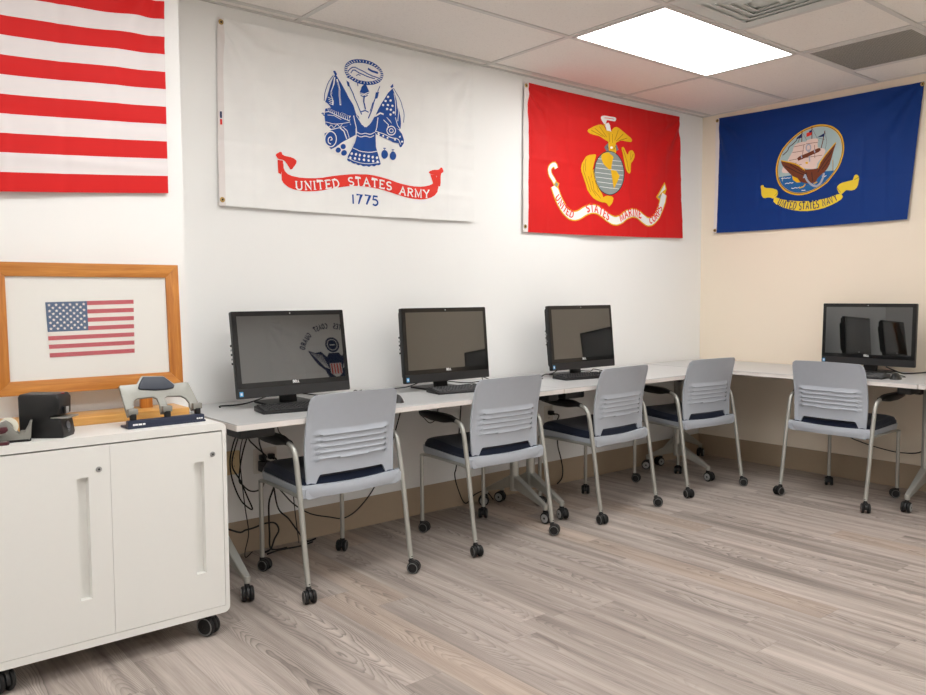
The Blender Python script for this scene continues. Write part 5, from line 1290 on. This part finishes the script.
# ------------------------------------------------------------------ outlets, plugs and cables
def outlet(loc, label, key, w=.078, h=.122, gang=1):
    t = thing('wall_outlet', label, 'outlet', loc)
    b = MB(); b.prism(rrect(w * gang, h, .006, 4), .006, key, RX90, .002); b.build('cover_plate', t)
    for g in range(gang):
        for z in (-.020, .020):
            b = MB(); x = (g - (gang - 1) / 2) * .046
            b.prism(rrect(.030, .026, .009, 4), .0015, key, Matrix.Translation((x, -.0058, z)) @ RX90)
            for dx in (-.006, .006): b.box((x + dx, -.0074, z + .003), (.0016, .001, .007), 'dark')
            b.build('socket', t)
    return t
outlet((-3.645, 0, .435), 'wide white outlet plate with black plugs under the leftmost desk', 'outlet_white', .062, .122, 2)
outlet((-3.812, 0, .445), 'ivory outlet plate beside the white cabinet, under the leftmost desk', 'outlet_ivory', .070, .114)
outlet((-1.668, 0, .462), 'white outlet plate with one plug behind the third chair', 'outlet_white')
def plug(loc, label, d):
    t = thing('power_plug', label, 'plug', loc); b = MB()
    b.box((0, -d[1] / 2, 0), d, 'black_plastic', .005); b.disc((0, -d[1] - .006, -.004), (0, 1, .3), .007, .02, 'black_rubber', 12, .002); b.build('plug_body', t)
plug((-3.662, -.0078, .412), 'square black power adapter plugged into the wide outlet, lower left', (.050, .045, .052))
plug((-3.668, -.0078, .455), 'small black plug in the wide outlet, upper left above the adapter', (.030, .030, .026))
plug((-3.622, -.0078, .455), 'small black plug in the wide outlet, upper right', (.030, .030, .026))
plug((-1.668, -.0078, .480), 'black plug in the outlet behind the third chair', (.032, .034, .028))
def cable(path, label, r=.0035, n=6, cat='cable'):
    pts = smooth_path(path, n); c = pts[len(pts) // 2].copy(); low = min(p.z for p in pts); base = Vector((c.x, c.y, low))
    b = MB(); b.tube([p - base for p in pts], r, 'black_rubber', 8)
    o = b.build('power_cable', None, base, sharp=80); tag(o, label, cat, 'black cables under and on the desks'); return o
C_ = CABLE_PATHS
def up(path, z=.700, dy=0.0, first=True):
    p = list(path); q = p[0] if first else p[-1]
    e = (q[0], q[1] + dy, z)
    return [e] + p if first else p + [e]
cable(up(C_['loop'], dy=-.1) + [(-3.852, -.14, .56), (-3.835, -.22, .700)], 'black cable hanging in a long loop beside the white cabinet')
cable(up(C_['drop'], dy=-.1) + [(-3.80, -.10, .006), (-3.74, -.04, .006)], 'thin black cable dropping straight to the floor next to the cabinet', .0025)
cable(up(C_['plugl'][:2], dy=-.06) + [(-3.672, -.07, .470), (-3.668, -.045, .456)], 'black cable running down from the desk to the upper left plug')
cable(up(C_['plugr'][:2], dy=-.06) + [(-3.680, -.085, .450), (-3.668, -.066, .413)], 'black cable running down from the desk to the square power adapter')
cable([(-3.622, -.052, .452), (-3.620, -.075, .440)] + C_['plugdown'][2:] + [(-3.65, -.06, .006), (-3.58, -.09, .006)], 'black cable falling from the upper right plug behind the chair leg', .0045)
cable([(-3.78, -.2, .700), (-3.80, -.10, .52)] + C_['swag'] + [(-3.668, -.045, .385)], 'short black cable swag beneath the square adapter')
cable([(-4.10, -.12, .69), (-4.08, -.06, .30)] + C_['lowleft'][:-1] + [(-3.66, -.07, .008), (-3.72, -.09, .006)], 'black cable sagging low above the baseboard beside the cabinet', .0045)
cable([(-3.655, -.045, .388)] + C_['long'] + [(-2.98, -.10, .40), (-2.95, -.2, .69)], 'long black cable swinging low behind the leftmost chair and up to the desk')
cable(C_['plugdown'][2:4] + C_['diag'][1:] + [(-3.46, -.06, .008), (-3.40, -.05, .006)], 'black cable slanting down to the floor behind the leftmost chair', .004)
cable([(-3.70, -.12, .006), (-3.62, -.10, .006), (-3.52, -.11, .006), (-3.44, -.09, .006)], 'black cable lying on the floor under the leftmost chair', .004)
cable(up(C_['thin'], z=.698) + [(-3.52, -.05, .25), (-3.50, -.06, .006)], 'thin black cable hanging from the desk behind the leftmost chair back', .0025)
cable(up(C_['c2'], dy=-.05) + [(-2.20, -.06, .010)], 'black cable dropping to the floor behind the second chair')
cable([(-1.668, -.052, .476), (-1.648, -.075, .466)] + C_['c3'][2:] , 'black cable from the wall plug behind the third chair', .0045)
cable([(-.12, -.93, .70), (-.05, -1.0, .45)] + C_['c5'] + [(-.05, -1.75, .38), (-.12, -1.84, .70)], 'black cable swagged along the cream wall behind the chair')
cable(up(C_['c2top'], z=.700) + [(-2.68, -.17, .70)], 'short black cable loop under the desk beside the second chair', .0025)
Z = TZ + .004
def desk_cable(pts, label, r=.003): cable([(x, y, Z + dz) for x, y, dz in pts], label, r)
desk_cable([(-3.66, -.13, .03), (-3.78, -.15, .004), (-3.86, -.17, .0), (-3.93, -.16, .0), (-3.95, -.20, .0)], 'black cable curling out to the left of the leftmost monitor')
desk_cable([(-3.60, -.12, .04), (-3.42, -.20, .006), (-3.33, -.26, .0), (-3.25, -.20, .02), (-3.18, -.12, .004), (-3.12, -.06, .0)], 'black cable arching over the desk right of the leftmost monitor')
desk_cable([(-3.60, -.20, .0), (-3.45, -.32, .0), (-3.36, -.38, .0), (-3.28, -.36, .0), (-3.22, -.42, .0), (-3.24, -.50, .006)], 'thin black mouse cable on the desk right of the leftmost monitor', .002)
desk_cable([(-2.76, -.12, .03), (-2.88, -.13, .004), (-3.00, -.10, .0), (-3.12, -.11, .0), (-3.20, -.14, .0)], 'black cable running left across the desk from the second monitor')
desk_cable([(-2.68, -.13, .03), (-2.55, -.22, .01), (-2.47, -.27, .02), (-2.40, -.20, .03), (-2.33, -.24, .0), (-2.28, -.30, .0)], 'black cable bunched right of the second monitor', .0025)
desk_cable([(-2.66, -.24, .0), (-2.56, -.30, .012), (-2.50, -.27, .0), (-2.45, -.33, .0), (-2.40, -.30, .01)], 'thin black cable curl below the right side of the second monitor', .002)
desk_cable([(-1.70, -.13, .03), (-1.80, -.16, .008), (-1.90, -.20, .012), (-1.98, -.24, .0), (-2.01, -.29, .0)], 'black cable curling left of the monitor below the red flag')
desk_cable([(-1.62, -.14, .02), (-1.54, -.24, .012), (-1.48, -.22, .02), (-1.40, -.27, .0), (-1.34, -.22, .0)], 'thin black cable curl right of the monitor below the red flag', .0025)
desk_cable([(-.12, -1.44, .03), (-.20, -1.56, .006), (-.26, -1.64, .012), (-.20, -1.74, .02), (-.14, -1.86, .0), (-.16, -2.02, .0)], 'black cable running right from the monitor before the cream wall', .004)
desk_cable([(-.24, -1.52, .0), (-.33, -1.60, .006), (-.38, -1.66, .0), (-.44, -1.655, .005)], 'thin black mouse cable before the cream wall', .002)

# ------------------------------------------------------------------ camera, world, output
cam = bpy.data.cameras.new('camera'); co = bpy.data.objects.new('camera', cam); COL.objects.link(co)
cam.sensor_fit = 'HORIZONTAL'; cam.sensor_width = 36.0; cam.lens = 36.0 * 807.45 / 926.0; cam.clip_start = 0.05
yaw, pitch, roll = 0.8801, -0.0636, -0.0054
F_ = Vector((cos(yaw) * cos(pitch), sin(yaw) * cos(pitch), sin(pitch))); R_ = Vector((sin(yaw), -cos(yaw), 0)); U_ = R_.cross(F_)
R2 = R_ * cos(roll) + U_ * sin(roll); U2 = U_ * cos(roll) - R_ * sin(roll)
mw = Matrix(((R2.x, U2.x, -F_.x), (R2.y, U2.y, -F_.y), (R2.z, U2.z, -F_.z))).to_4x4(); mw.translation = Vector((-5.3907, -3.6433, 1.2327))
co.matrix_world = mw; scene.camera = co
w = bpy.data.worlds.new('world'); scene.world = w; w.use_nodes = True
w.node_tree.nodes['Background'].inputs[0].default_value = (.05, .05, .05, 1)
vs_ = scene.view_settings; vs_.view_transform = 'Standard'; vs_.look = 'None'; vs_.exposure = EXPOSURE; vs_.gamma = 1.0; vs_.use_curve_mapping = False
scene.cycles.use_denoising = True
scene.cycles.max_bounces = 10; scene.cycles.diffuse_bounces = 6; scene.cycles.transparent_max_bounces = 8
